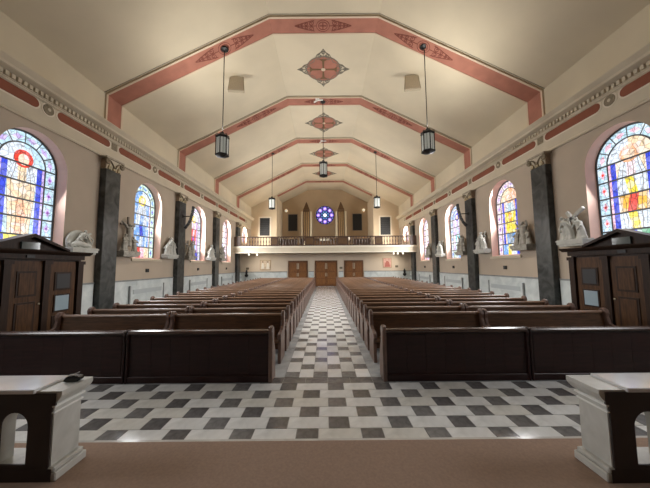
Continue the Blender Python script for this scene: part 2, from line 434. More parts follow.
# ================================================================== CEILING
PROF = [(-W, 7.6), (-W, 9.0), (-2.25, 12.28), (2.25, 12.28), (W, 9.0), (W, 7.6)]
cb = MB()
CEILP = PROF[1:5]
for i in range(3):
    a, b = CEILP[i], CEILP[i+1]
    cb.quad((a[0], Y_NEAR, a[1]), (b[0], Y_NEAR, b[1]), (b[0], Y_ALC+0.1, b[1]), (a[0], Y_ALC+0.1, a[1]))
ceil = struct(cb.build('ceiling', M_CEIL), 'cream faceted plaster ceiling with sloping sides', 'ceiling')
# cream lining of the upright strip above the entablature
for s in (-1, 1):
    MB().box(s*W, s*(W-0.015), Y_NEAR, Y_TOWER, 7.6, 9.0).build('ceiling_cove', M_CEIL, ceil)
def band(y0, y1, t0, t1, prof):
    """solid strip following the ceiling profile between offsets t0 and t1 inwards"""
    def off(t):
        out = []
        for i, p in enumerate(prof):
            ns = []
            for j in (i-1, i):
                if 0 <= j < len(prof)-1:
                    dx, dz = prof[j+1][0]-prof[j][0], prof[j+1][1]-prof[j][1]; l = math.hypot(dx, dz)
                    ns.append((dz/l, -dx/l))
            nx = sum(n[0] for n in ns); nz = sum(n[1] for n in ns); l2 = (nx*nx+nz*nz)/len(ns)
            k = t/ (l2/len(ns)*1.0) / len(ns) if len(ns) > 1 else t
            out.append((p[0]+nx*k, p[1]+nz*k))
        return out
    A, B = off(t0), off(t1); m = MB(); n = len(prof)
    vs = [(p[0], y0, p[1]) for p in A] + [(p[0], y0, p[1]) for p in B] + [(p[0], y1, p[1]) for p in A] + [(p[0], y1, p[1]) for p in B]
    fs = []
    for i in range(n-1):
        fs += [(n+i, n+i+1, 3*n+i+1, 3*n+i), (i, i+1, n+i+1, n+i), (2*n+i, 3*n+i, 3*n+i+1, 2*n+i+1)]
    return m.add(vs, fs)
def spiral(cx, cy, r, turns, a0, sgn, n=18):
    return [(cx + r*(1-0.85*i/n)*math.cos(a0+sgn*2*PI*turns*i/n), cy + r*(1-0.85*i/n)*math.sin(a0+sgn*2*PI*turns*i/n)) for i in range(n+1)]
def circ(cx, cy, r, n=18): return [(cx+r*math.cos(2*PI*i/n), cy+r*math.sin(2*PI*i/n)) for i in range(n)]
def arabesque(M, L, H, w=0.028):
    """scrolled lozenge ornament, length 2L, height 2H, in the local xy plane"""
    m = MB(M)
    m.ribbon(circ(0, 0, H*0.62), w, closed=True); m.ribbon(circ(0, 0, H*0.92), w*0.8, closed=True)
    m.ribbon([(-H*0.5, 0), (H*0.5, 0)], w*1.6); m.ribbon([(0, -H*0.5), (0, H*0.5)], w*1.6)
    for sx in (-1, 1):
        for sy in (-1, 1):
            for i, (px, r) in enumerate(((0.42, 0.42), (0.60, 0.30), (0.76, 0.18))):
                a0 = PI/2*sy
                m.ribbon([(sx*x, y) for x, y in spiral(L*px, sy*H*(0.42-0.1*i), H*r, 1.3, a0, sy)], w)
            m.ribbon([(sx*L*0.3, sy*H*0.85), (sx*L*0.55, sy*H*0.62), (sx*L*0.8, sy*H*0.3), (sx*L, 0)], w)
        m.ribbon([(sx*H*0.9, 0), (sx*L*0.9, 0)], w*0.9)
        m.ribbon(circ(sx*L*0.86, 0, H*0.1, 8), w, closed=True)
    return m
SL = math.atan2(12.28-9.0, W-2.25)
def ceil_frame(kind, x, y, t):
    """matrix mapping local xy (x across, y along the nave) onto the ceiling, local +z pointing into the room, raised by t"""
    if kind == 'flat':
        R = Matrix(((1, 0, 0), (0, -1, 0), (0, 0, -1))); z = 12.28
    else:
        s = kind
        c, sn = math.cos(SL), math.sin(SL)
        ex = Vector((c, 0, -s*sn)); ez = Vector((-s*sn, 0, -c)); ey = ez.cross(ex)
        R = Matrix((ex, ey, ez)).transposed(); z = 9.0 + (W-abs(x))*math.tan(SL)
    p = Vector((x, y, z)) + (R @ Vector((0, 0, 1)))*t
    return Matrix.Translation(p) @ R.to_4x4()
for i, y in enumerate(RIB_Y):
    pr = PROF if i < 4 else [(-5.7, 9.0+(W-5.7)*math.tan(SL)), (-2.25, 12.28), (2.25, 12.28), (5.7, 9.0+(W-5.7)*math.tan(SL))]
    r = struct(band(y-0.36, y+0.36, 0.0, 0.06, pr).build('trim_%d' % (i+1), M_PINK), '%s dusty pink painted ceiling band counted from the altar' % ORD[i], 'ceiling band')
    for e in (-1, 1):
        band(y+e*0.40-0.04, y+e*0.40+0.04, 0.0, 0.075, pr).build('band_edge', mat('pale_edge', (0.62, 0.5, 0.36), 0.8), r)
        band(y+e*0.50-0.008, y+e*0.50+0.008, 0.0, 0.012, pr).build('band_outline', M_GREY_ST, r)
    arabesque(ceil_frame('flat', -0.04, y, 0.06), 1.2, 0.30).build('stencil_ornament', M_DRED, r)
    if i < 4:
        for s in (-1, 1):
            arabesque(ceil_frame(s, s*4.22, y, 0.06), 1.35, 0.30).build('stencil_ornament', M_DRED, r)
# painted quatrefoil medallions on the flat ceiling between the bands
for i in range(4):
    yc = RIB_Y[i] + PITCH/2 - 0.04
    M = ceil_frame('flat', -0.04, yc, 0.0)
    m = struct(MB(M).prism(circ(0, 0, 0.86, 28), 'z', 0, 0.012).build('trim_%d' % (i+11), M_PINK), '%s pink cross medallion on the ceiling counted from the altar' % ORD[i], 'ceiling medallion')
    o = MB(M)
    o.ribbon(circ(0, 0, 0.88, 28), 0.035, 0.018, closed=True)
    for k in range(4):
        R = M @ Matrix.Rotation(k*PI/2, 4, 'Z')
        q = MB(R)
        q.ribbon([(0.50, 0.5), (0.72, 0.40), (0.98, 0.30), (1.12, 0.12), (1.34, 0.0), (1.12, -0.12), (0.98, -0.30), (0.72, -0.40), (0.50, -0.5)], 0.03, 0.02)
        for sy in (-1, 1):
            q.ribbon(spiral(0.90, sy*0.15, 0.13, 1.2, 0, sy), 0.035, 0.022)
            q.ribbon(spiral(0.74, sy*0.27, 0.10, 1.2, 0, -sy), 0.03, 0.022)
        q.ribbon(circ(1.12, 0, 0.07, 10), 0.03, 0.022, closed=True)
        q.ribbon([(0.7, 0), (1.3, 0)], 0.03, 0.02)
        q.build('scroll_tip', M_GREY_ST, m)
        MB(R).prism([(0.08, -0.035), (0.58, -0.06), (0.66, -0.17), (0.70, -0.17), (0.70, 0.17), (0.66, 0.17), (0.58, 0.06), (0.08, 0.035)], 'z', 0.0, 0.025).build('cross_arm', M_GOLD, m)
    o.build('disc_outline', M_GREY_ST, m)
    MB(M).prism(circ(0, 0, 0.11, 14), 'z', 0, 0.032).build('cross_centre', mat('pale_edge', (0.68, 0.6, 0.48)), m)
# grey panels on the sloping ceiling
for s in (-1, 1):
    t = thing('ceiling_speaker', 'grey flat speaker panel hung below the %s ceiling slope behind the first pink band' % SIDE[s], 'speaker')
    t.location = (s*4.2, 12.3, 10.75); t.rotation_euler = (-0.32, 0, -s*0.12); t.scale = (1.15, 1, 1.15)
    e = s
    MB().prism([(-0.27, 0.42), (0.27, 0.42), (0.30+0.05*(e < 0), -0.42), (-0.30-0.05*(e > 0), -0.42)], 'y', -0.02, 0.10).build('cabinet', mat('panel_edge', (0.30, 0.25, 0.17), 0.8), t)
    MB().prism([(-0.25, 0.40), (0.25, 0.40), (0.28+0.05*(e < 0), -0.40), (-0.28-0.05*(e > 0), -0.40)], 'y', -0.03, -0.015).build('front_cloth', M_GRILLE, t)
    MB().tube([(0, 0.04, 0.40), (0, 0.04, 0.62)], 0.012, 6).build('hanger', M_BRONZE, t)

# ================================================================== BACK WALL, BALCONY, LOFT
wb = struct(MB().box(-W, W, Y_BACK, Y_BACK+0.3, 0, 3.4).build('wall_back', mat('back_plaster', (0.64, 0.54, 0.42), 0.85, 0.04, 0.7)), 'cream back wall under the balcony with three doors', 'wall')
for a, b in ((-W, -3.95), (-1.75, -1.2), (1.35, 1.85), (3.98, W)):
    n = max(1, round((b-a)/1.2))
    for i in range(n):
        MB().box(a+(b-a)*i/n+0.006, a+(b-a)*(i+1)/n-0.006, Y_BACK-0.05, Y_BACK+0.05, 0, 1.45).build('wainscot_slab', M_WAIN, wb)
    MB().box(a, b, Y_BACK-0.075, Y_BACK+0.05, 1.45, 1.52).build('wainscot_cap', M_WCAP, wb)
def door(n, x0, x1, h):
    d = struct(MB().box(x0-0.1, x1+0.1, Y_BACK-0.08, Y_BACK+0.02, 0.0, h+0.12).build('door_%d' % n, M_DOORF), '%s oak double door under the balcony' % ('left', 'centre', 'right')[n-1], 'door')
    xm = (x0+x1)/2
    for (a, b, sg) in ((x0, xm, 1), (xm, x1, -1)):
        lf = MB().box(a+0.012, b-0.012, Y_BACK-0.11, Y_BACK-0.06, 0.02, h).build('door_leaf', M_DOOR, d)
        zs = [0.12, 0.75, 1.45, h-0.1]
        for k in range(3):
            MB().box(a+0.14, b-0.14, Y_BACK-0.125, Y_BACK-0.10, zs[k]+0.05, zs[k+1]-0.05).build('panel', mat('door_panel_oak', (0.20, 0.082, 0.025), 0.4, 0.3, 3, stretch=(8, 8, 1)), lf, bevel=0.01)
        hx = xm - sg*0.07
        MB().box(hx-0.03, hx+0.03, Y_BACK-0.14, Y_BACK-0.10, h-0.75, h-0.15).build('pale_strip', mat('pale_brass', (0.6, 0.52, 0.38), 0.35, metallic=0.3), lf)  # pale upright strip beside the joint, high on the leaf
        MB().tube([(hx, Y_BACK-0.17, 1.0), (hx, Y_BACK-0.17, 1.35)], 0.02).build('handle', mat('pale_brass', (0.6, 0.52, 0.38)), lf)
door(1, -3.75, -1.93, 2.5); door(2, -1.0, 1.13, 2.5); door(3, 2.03, 3.80, 2.5)
# balcony slab
bs = struct(MB().box(-W, W, Y_BALC, Y_ALC, 3.32, 3.98).build('floor_balcony', M_CREAM), 'cream balcony slab spanning the back of the nave', 'balcony')
for (z0, z1, p) in ((3.86, 3.98, 0.10), (3.80, 3.86, 0.06), (3.32, 3.42, 0.05)):
    MB().box(-W, W, Y_BALC-p, Y_BALC+0.02, z0, z1).build('fascia_moulding', mat('fascia_cream', (0.72, 0.66, 0.53), 0.7), bs)
# balustrade
br = thing('balcony_balustrade', 'brown wooden balustrade with turned balusters along the balcony edge', 'balustrade', (0, Y_BALC+0.1, 3.98))
MB().box(-W, W, -0.06, 0.06, 0.0, 0.1).build('bottom_rail', M_RAILW, br)
MB().box(-W, W, -0.08, 0.08, 0.84, 0.93).build('top_rail', M_RAILW, br)
PANELS = [(-1.95, -1.05), (1.15, 2.2), (-5.25, -4.5), (4.75, 5.5), (-W, -8.15), (8.15, W)]
for a, b in PANELS:
    p = MB().box(a, b, -0.07, 0.07, 0.08, 0.85).build('solid_panel', M_RAILW, br)
    if b-a > 0.7: MB().box(a+0.12, b-0.12, -0.085, -0.06, 0.2, 0.74).build('raised_field', M_ORGAN, p, bevel=0.01)
bal = MB().lathe([(0.045, 0), (0.045, 0.08), (0.025, 0.12), (0.05, 0.28), (0.055, 0.36), (0.03, 0.52), (0.022, 0.62), (0.045, 0.68), (0.045, 0.76)], n=8).mesh('baluster', M_RAILW, True)
x = -W+0.12
while x < W-0.1:
    if not any(a-0.06 < x < b+0.06 for a, b in PANELS): inst(bal, 'baluster', (x, 0, 0.09), br)
    x += 0.27
# loft: tower faces and alcove
zt = lambda x: 9.0 + (W-abs(x))*math.tan(SL) if abs(x) > 2.25 else 12.28
for s in (-1, 1):
    pts = [(s*W, 3.9), (s*5.7, 3.9), (s*5.7, zt(5.7)+0.02), (s*W, 9.02)]
    o = MB().prism(pts, 'y', Y_TOWER, Y_TOWER+0.2)
    o.box(s*5.7, s*5.9, Y_TOWER+0.01, Y_ALC, 3.9, zt(5.9))
    w = struct(o.build('wall_loft_'+SIDE[s], M_LOFT), '%s cream face of the organ loft with a dark framed panel' % SIDE[s], 'wall')
    t = thing('loft_louvre', 'tall dark louvred panel in a cream frame on the %s loft face' % SIDE[s], 'louvre', (s*7.1, Y_TOWER, 5.6))
    MB().box(-0.75, 0.75, -0.05, 0.0, -0.12, 2.32).build('frame', mat('frame_cream', (0.74, 0.67, 0.55), 0.6), t)
    MB().box(-0.58, 0.58, -0.065, -0.02, 0.05, 2.15).build('dark_field', mat('louvre_dark', (0.02, 0.022, 0.024), 0.7), t)
    for k in range(9):
        MB().box(-0.56, 0.56, -0.085, -0.06, 0.12+k*0.225, 0.15+k*0.225).build('slat', mat('louvre_slat', (0.035, 0.038, 0.04), 0.6), t)
    for k in range(4):
        x = s*(4.2 - 0.0)
    t = thing('alcove_panel', 'tall dark panel on the alcove wall %s of the organ' % SIDE[s], 'panel', (s*4.3, Y_ALC, 6.75))
    MB().box(-0.7, 0.7, -0.05, 0, -0.08, 2.3).build('frame', mat('alcove_frame', (0.36, 0.28, 0.2), 0.6), t)
    MB().box(-0.6, 0.6, -0.08, -0.03, 0.0, 2.2).build('dark_field', mat('louvre_dark', (0.02, 0.022, 0.024)), t)
    t = thing('wall_globe', 'round white globe lamp high on the %s side of the loft alcove' % SIDE[s], 'lamp', (s*5.15, Y_ALC, 9.42))
    MB().tube([(0, 0, -0.05), (0, -0.18, -0.05)], 0.04).build('bracket', M_BRONZE, t)
    MB().ball((0, -0.3, 0), 0.2, 0.2, 0.2, 14, 10).build('globe', emis('globe_glass', (0.95, 0.85, 0.65), 0.5), t, smooth=True)
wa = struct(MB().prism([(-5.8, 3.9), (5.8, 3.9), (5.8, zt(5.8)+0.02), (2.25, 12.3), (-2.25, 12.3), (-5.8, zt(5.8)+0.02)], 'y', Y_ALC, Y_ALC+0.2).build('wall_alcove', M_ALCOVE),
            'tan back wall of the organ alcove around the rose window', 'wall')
# unseen closing wall behind the camera, made dark to cut bounced light
struct(MB().prism([(-W, 0), (W, 0), (W, 9.0), (2.25, 12.28), (-2.25, 12.28), (-W, 9.0)], 'y', Y_NEAR-0.2, Y_NEAR).build('wall_front', M_CONF2), 'unseen wall behind the altar side, darkened to cut bounced light', 'wall')

# ================================================================== STAINED GLASS WINDOWS
G = {
 'white': (0.66, 0.74, 0.84), 'ice': (0.46, 0.66, 0.78), 'cream': (0.86, 0.66, 0.44), 'peach': (0.90, 0.46, 0.26), 'skin': (0.92, 0.66, 0.50),
 'blue': (0.03, 0.06, 0.62), 'sky': (0.18, 0.40, 0.85), 'lilac': (0.55, 0.42, 0.80), 'pink': (0.90, 0.50, 0.62), 'red': (0.75, 0.05, 0.03),
 'yellow': (0.95, 0.72, 0.06), 'gold': (0.85, 0.45, 0.05), 'green': (0.10, 0.38, 0.20), 'teal': (0.15, 0.55, 0.62), 'purple': (0.28, 0.08, 0.45), 'dim': (0.25, 0.33, 0.40),
 'rose': (0.85, 0.70, 0.76), 'mint': (0.62, 0.80, 0.70)}
def gm(k): return glass('stained_glass_'+k, G[k], pale=0.12 if k in ('blue', 'red', 'purple') else 0.55)
PALS = {
 (-1, 0): dict(edge='lilac', bg='blue', rows=[('blue', 'yellow', 'sky', 'white'), ('cream', 'peach'), ('cream', 'peach'), ('cream', 'cream'), ('white', 'cream')], halo='red', top=('white', 'ice'), border='ice', ros='lilac'),
 (1, 0): dict(edge='pink', bg='blue', rows=[('sky', 'green', 'blue', 'ice'), ('white', 'yellow'), ('gold', 'red'), ('white', 'yellow'), ('white', 'rose')], halo='peach', top=('cream', 'white'), border='ice', ros='pink'),
 (-1, 1): dict(edge='rose', bg='sky', rows=[('white', 'red', 'pink', 'cream'), ('sky', 'white'), ('sky', 'blue'), ('white', 'sky'), ('white', 'white')], halo='yellow', top=('sky', 'white'), border='mint', ros='sky'),
 (1, 1): dict(edge='rose', bg='blue', rows=[('blue', 'white', 'yellow', 'sky'), ('sky', 'dim'), ('yellow', 'yellow'), ('yellow', 'gold'), ('white', 'ice')], halo='peach', top=('peach', 'cream'), border='rose', ros='lilac'),
 (-1, 2): dict(edge='white', bg='purple', rows=[('sky', 'green', 'yellow', 'blue'), ('sky', 'blue'), ('red', 'purple'), ('red', 'pink'), ('rose', 'pink')], halo='yellow', top=('lilac', 'white'), border='white', ros='lilac'),
 (1, 2): dict(edge='white', bg='lilac', rows=[('green', 'sky', 'white', 'mint'), ('mint', 'ice'), ('teal', 'white'), ('lilac', 'ice'), ('white', 'lilac')], halo='blue', top=('lilac', 'sky'), border='white', ros='sky'),
 (-1, 3): dict(edge='white', bg='lilac', rows=[('white', 'rose', 'sky', 'cream'), ('white', 'rose'), ('rose', 'sky'), ('white', 'ice'), ('white', 'rose')], halo='rose', top=('rose', 'white'), border='rose', ros='pink'),
 (1, 3): dict(edge='white', bg='rose', rows=[('white', 'rose', 'lilac', 'pink'), ('lilac', 'rose'), ('pink', 'lilac'), ('rose', 'white'), ('white', 'rose')], halo='pink', top=('rose', 'white'), border='rose', ros='lilac'),
}
def stained_window(n, s, yc, hw, sill, top, pal, plain=False):
    spring = top - hw
    X = s*(W+GLASS_D); yc = yc + YO[s]
    fr = MB()
    out, inn = arch_pts(hw+0.02, sill, top+0.02), arch_pts(hw, sill, top, inset=0.055)
    k = len(out)
    for x0, x1 in ((-0.03, 0.03),):
        vs = [(x0, *p) for p in out]+[(x0, *p) for p in inn]+[(x1, *p) for p in out]+[(x1, *p) for p in inn]
        fs = []
        for i in range(k):
            j = (i+1) % k
            fs += [(i, j, k+j, k+i), (2*k+i, 3*k+i, 3*k+j, 2*k+j), (k+i, k+j, 3*k+j, 3*k+i)]
        fr.add(vs, fs)
    w = struct(fr.build('window_%d' % n, M_LEAD), '%s arched stained glass window counted from the altar in the %s wall' % (ORD[(n-1) % 5], SIDE[s]), 'window')
    w.location = (X, yc, 0)
    ib = hw*0.635; ring = hw-0.055
    bars = [sill+0.055 + (spring-sill-0.055)*i/5 for i in range(6)]
    def pane(poly, m, t=0.008, name='pane'):
        return MB().prism(poly, 'x', -t, t).build(name, m, w)
    bm = gm(pal['border'])
    # border panes at the sides, each with a rosette
    for sg in (-1, 1):
        for a, b in zip(bars[:-1], bars[1:]):
            p = pane([(sg*ib, a), (sg*ring, a), (sg*ring, b), (sg*ib, b)], bm)
            c = ((ib+ring)/2*sg, (a+b)/2)
            MB().prism([(c[0]+0.085*math.cos(q*PI/2), c[1]+0.16*math.sin(q*PI/2)) for q in range(4)], 'x', -0.011, 0.011).build('rosette', gm(pal['ros']), p)
            if not plain: MB().prism([(c[0]+0.04*math.cos(q*PI/3), c[1]+0.05*math.sin(q*PI/3)) for q in range(6)], 'x', -0.014, 0.014).build('rosette_heart', gm('purple' if pal['ros'] != 'pink' else 'red'), p)
    NV = 6
    for i in range(NV):
        a0, a1 = PI*i/NV, PI*(i+1)/NV
        poly = [(ring*math.cos(a0+(a1-a0)*q/5), spring+ring*math.sin(a0+(a1-a0)*q/5)) for q in range(6)] + \
               [(ib*math.cos(a1+(a0-a1)*q/5), spring+ib*math.sin(a1+(a0-a1)*q/5)) for q in range(6)]
        p = pane(poly, bm)
        am = (a0+a1)/2; rc = (ib+ring)/2; c = (rc*math.cos(am), spring+rc*math.sin(am))
        R = lambda du, dv: (c[0]+du*math.cos(am)-dv*math.sin(am), c[1]+du*math.sin(am)+dv*math.cos(am))
        MB().prism([R(0.085, 0), R(0, 0.16), R(-0.085, 0), R(0, -0.16)], 'x', -0.011, 0.011).build('rosette', gm(pal['ros']), p)
    # centre light: rows of glass between the saddle bars
    e1 = ib*0.86
    wv = [0.0, ib*0.44, ib*0.48, ib*0.56, ib*0.60, ib*0.36]     # half width of the robe at each bar
    for i, (a, b) in enumerate(zip(bars[:-1], bars[1:])):
        row = pal['rows'][i]
        if i == 0:
            c4 = [-ib, -ib*0.5, 0.02, ib*0.45, ib]
            for q in range(4): pane([(c4[q], a), (c4[q+1], a), (c4[q+1]-0.04*(q < 3), b), (c4[q]-0.04*(q > 0), b)], gm(row[q]))
            continue
        w0_, w1_ = wv[i], wv[i+1]
        for sg in (-1, 1):
            pane([(sg*e1, a), (sg*ib, a), (sg*ib, b), (sg*e1, b)], gm(pal['edge']))
            e0 = ib*0.62
            pane([(sg*e0, a), (sg*e1, a), (sg*e1, b), (sg*e0, b)], gm(pal['bg']))
            pane([(sg*w0_, a), (sg*e0, a), (sg*e0, b), (sg*w1_, b)], gm(pal['top'][i % 2]))
        t = [0.06, -0.04, 0.07, -0.03, 0.0]
        c0 = [t[i]-0.12, t[i]+0.12]; c1 = [t[i-1]-0.12, t[i-1]+0.12]
        pane([(-w0_, a), (c0[0], a), (c1[0], b), (-w1_, b)], gm(row[0]))
        pane([(c0[0], a), (c0[1], a), (c1[1], b), (c1[0], b)], gm(row[1]))
        pane([(c0[1], a), (w0_, a), (w1_, b), (c1[1], b)], gm(row[0]))
        if not plain:
            for q in (-0.7, -0.25, 0.2, 0.65):
                MB().tube([(0.0, q*w0_+0.03*math.sin(q*9+i), a), (0.0, q*(w0_+w1_)/2-0.03*math.sin(q*7+i*2), (a+b)/2), (0.0, q*w1_+0.03*math.sin(q*9+i+1), b)], 0.0125, 5).build('fold_line', mat('painted_fold', (0.25, 0.16, 0.10), 0.6), w)
    for sg, key in ((-1, pal['top'][0]), (1, pal['top'][1])):
        pane([(0, spring)] + [(sg*ib*math.cos(PI/2*q/8), spring+ib*math.sin(PI/2*q/8)) for q in range(9)], gm(key))
    hz = spring + 0.16
    h = pane([(0.27*math.cos(2*PI*q/18), hz+0.27*math.sin(2*PI*q/18)) for q in range(18)], gm(pal['halo']), 0.012, 'halo_pane')
    MB().prism([(0.15*math.cos(2*PI*q/14), hz-0.03+0.18*math.sin(2*PI*q/14)) for q in range(14)], 'x', -0.016, 0.016).build('face_pane', gm('skin'), h)
    # lead cames and saddle bars
    for v in bars[1:]:
        MB().box(-0.022, 0.022, -ring, ring, v-0.024, v+0.024).build('saddle_bar', M_LEAD, w)
    cm = MB()
    path = [(-ib, sill+0.05)] + [(ib*math.cos(PI-PI*q/20), spring+ib*math.sin(PI*q/20)) for q in range(21)] + [(ib, sill+0.05)]
    cm.tube([(0, *p) for p in path], 0.027, 6)
    for i in range(1, NV):
        a = PI*i/NV
        cm.tube([(0, ib*math.cos(a), spring+ib*math.sin(a)), (0, ring*math.cos(a), spring+ring*math.sin(a))], 0.018, 6)
    for sg in (-1, 1):
        cm.tube([(0, sg*wv[q], bars[q]) for q in range(1, 6)], 0.011, 5)
    cm.build('came', M_LEAD, w)
    return w
for s in (-1, 1):
    for i, y in enumerate(WIN_Y):
        stained_window((0 if s < 0 else 5)+i+1, s, y, WIN_HW, WIN_SILL, WIN_TOP, PALS[(s, i)], plain=i > 1)
    stained_window((0 if s < 0 else 5)+5, s, WIN_Y[3]+PITCH, 0.95, 4.6, 6.30, PALS[(s, 3)], plain=True)
    w0 = stained_window(12 if s < 0 else 13, s, WIN_Y[0]-PITCH, WIN_HW, WIN_SILL, WIN_TOP, PALS[(s, 3)], plain=True)  # unseen window added for its light on the foreground
    w0['label'] = 'added unseen stained glass window beside the altar rail in the %s wall' % SIDE[s]
# rose window
rw = struct(MB(Matrix.Translation((0, 0, 0))).lathe([(1.42, 0), (1.42, 0.12), (1.27, 0.12), (1.27, 0.02)], n=32).build('window_11', M_ALCOVE), 'round blue rose window between the organ towers', 'window')
rw.location = (0.0, Y_ALC, 8.82); rw.rotation_euler = (PI/2, 0, 0)
disc = lambda cx, cy, r, z0, z1, n=20: MB().prism(circ(cx, cy, r, n), 'z', z0, z1)
gr = lambda k, c, st: glass('rose_glass_'+k, c, st, var=0.3, frag=4.0, pale=0.15)
disc(0, 0, 1.26, 0.03, 0.04, 32).build('pane', glass('rose_glass_navy', (0.008, 0.008, 0.12), 0.6, var=0.3, frag=5.0, pale=0.0), rw)
for i in range(8):
    a = 2*PI*i/8 + PI/8*0
    disc(0.88*math.cos(a), 0.88*math.sin(a), 0.27, 0.035, 0.055).build('pane', gr('violet', (0.30, 0.16, 0.80), 0.9), rw)
    disc(0.88*math.cos(a), 0.88*math.sin(a), 0.15, 0.04, 0.062).build('pane', gr('lavender', (0.75, 0.55, 0.98), 1.1), rw)
    a += PI/8
    disc(1.10*math.cos(a), 1.10*math.sin(a), 0.075, 0.035, 0.055, 12).build('pane', gr('iceblue', (0.30, 0.42, 0.95), 0.9), rw)
    disc(0.45*math.cos(a), 0.45*math.sin(a), 0.10, 0.035, 0.055, 12).build('pane', gr('cyan', (0.10, 0.40, 0.90), 0.9), rw)
    a += PI/8
disc(0, 0, 0.24, 0.035, 0.06).build('pane', gr('white', (0.85, 0.92, 1.0), 1.2), rw)
for i in range(8):
    a = 2*PI*i/8 + PI/8
    MB().tube([(0.28*math.cos(a), 0.28*math.sin(a), 0.06), (1.25*math.cos(a), 1.25*math.sin(a), 0.06)], 0.02, 6).build('tracery_bar', M_LEAD, rw)

# ================================================================== PILASTERS
def pilaster(s, i, y):
    t = thing('pilaster', 'dark green marble pilaster with scrolled capital, %s wall, %s from the altar' % (SIDE[s], ORD[i]), 'pilaster', (s*W, y+YO[s], 0), group='marble pilasters along the side walls')
    f = lambda d: -s*d
    MB().box(f(0.002), f(0.29), -0.42, 0.42, 0, 0.32).build('base', M_SERP, t, bevel=0.02)
    MB().box(f(0.002), f(0.25), -0.38, 0.38, 0.32, 5.92).build('shaft', M_SERP, t, bevel=0.015)
    MB().box(f(0.002), f(0.20), -0.36, 0.36, 5.92, 6.33).build('capital_block', M_SERP_CAP, t)
    MB().prism([(f(0.20), 5.93), (f(0.22), 5.93), (f(0.25), 6.15), (f(0.29), 6.32), (f(0.20), 6.32)], 'y', -0.37, 0.37).build('capital_bell', M_CREAM, t)
    MB().box(f(0.002), f(0.32), -0.46, 0.46, 6.33, 6.40).build('abacus', mat('abacus_stone', (0.34, 0.29, 0.22), 0.7, 0.2, 6), t)
    for e in (-1, 1):
        v = MB()
        pts = [(f(0.29), e*0.36+u, 6.20+w) for u, w in spiral(0, 0, 0.11, 1.7, PI/2, -e, 26)]
        v.tube(pts, 0.035, 6)
        pts2 = [(f(0.28), e*x, z) for x, z in ((0.36, 6.27), (0.22, 6.26), (0.10, 6.16), (0.02, 6.02))]
        v.tube(pts2, 0.03, 6)
        v.build('volute', M_BRONZE, t, smooth=True)
    lf = MB()
    for k in (-0.24, 0.0, 0.24):
        lf.prism([(k-0.08, 5.93), (k+0.08, 5.93), (k+0.05, 6.05), (k, 6.13), (k-0.05, 6.05)], 'x', f(0.22), f(0.285))
    lf.build('capital_leaf', mat('gilt_leaf', (0.42, 0.34, 0.20), 0.5, 0.2, 10), t)
for s in (-1, 1):
    for i, y in enumerate(PIL_Y): pilaster(s, i, y)

# ================================================================== STATIONS: sculpted groups on wall brackets
def figure(mb, x, y, h, lean=(0, 0), hd=(0, 0), arms=(), wd=1.0, ph=0.0, z0=0.0):
    """draped standing or bending figure; lean = horizontal offset of the neck, hd = further offset of the head"""
    prof = [(0.0, 0.155), (0.04, 0.165), (0.16, 0.14), (0.32, 0.125), (0.48, 0.118), (0.60, 0.105), (0.70, 0.115), (0.78, 0.12), (0.82, 0.10), (0.845, 0.05), (0.875, 0.042)]
    n = 18; vs = []; fs = []
    for k, (t, r) in enumerate(prof):
        q = max(0, (t-0.30)/0.575)**1.4
        cx, cy = x+lean[0]*q, y+lean[1]*q
        zz = z0 + h*t*(1 - 0.0)
        for i in range(n):
            a = 2*PI*i/n
            fo = 1 + (0.13*math.sin(6*a+ph+t*3) + 0.05*math.sin(11*a+ph*2))*max(0, 1-t*1.15)
            rr = r*h*wd*1.18*fo
            vs.append((cx+rr*1.18*math.cos(a), cy+rr*0.85*math.sin(a), zz))
    for k in range(len(prof)-1):
        for i in range(n): fs.append((k*n+i, k*n+(i+1) % n, (k+1)*n+(i+1) % n, (k+1)*n+i))
    fs.append(tuple(range(n))[::-1]); fs.append(tuple((len(prof)-1)*n+i for i in range(n)))
    mb.add(vs, fs)
    nx, ny, nz = x+lean[0], y+lean[1], z0+h*0.86
    hx, hy, hz = nx+hd[0], ny+hd[1], z0+h*0.935
    mb.tube([(nx, ny, nz), (hx, hy, hz)], [0.045*h, 0.042*h], 8)
    mb.ball((hx, hy, hz), 0.058*h, 0.066*h, 0.078*h)
    mb.ball((hx+hd[0]*0.02, hy+0.022*h, hz+0.012*h), 0.066*h, 0.062*h, 0.078*h)
    mb.ball((hx, hy-0.064*h, hz-0.006*h), 0.012*h, 0.018*h, 0.02*h, 6, 5)
    for sg, el, ha in arms:
        sh = (x+lean[0]*0.93+sg*0.115*h, y+lean[1]*0.93, z0+h*0.79)
        mb.tube([sh, el, ha], [0.058*h, 0.05*h, 0.03*h], 8)
        mb.ball(ha, 0.032*h, 0.026*h, 0.036*h, 8, 6)
def cross(mb, p0, p1, armc, armdir, L, r):
    mb_dir = (Vector(p1)-Vector(p0))
    def bar(a, b):
        a, b = Vector(a), Vector(b); d = (b-a).normalized()
        u = d.cross(Vector((0, 1, 0))).normalized()*r; v = Vector((0, 1, 0))*r*0.8
        vs = [tuple(q+e1*u+e2*v) for q in (a, b) for e1, e2 in ((-1, -1), (1, -1), (1, 1), (-1, 1))]
        mb.add(vs, [(0, 3, 2, 1), (4, 5, 6, 7), (0, 1, 5, 4), (1, 2, 6, 5), (2, 3, 7, 6), (3, 0, 4, 7)])
    bar(p0, p1)
    c = Vector(armc); d = Vector(armdir).normalized()*L/2
    bar(c-d, c+d)
def sculpt(o, vox=0.013):
    r = o.modifiers.new('remesh', 'REMESH'); r.mode = 'VOXEL'; r.voxel_size = vox; r.use_smooth_shade = True
    return o
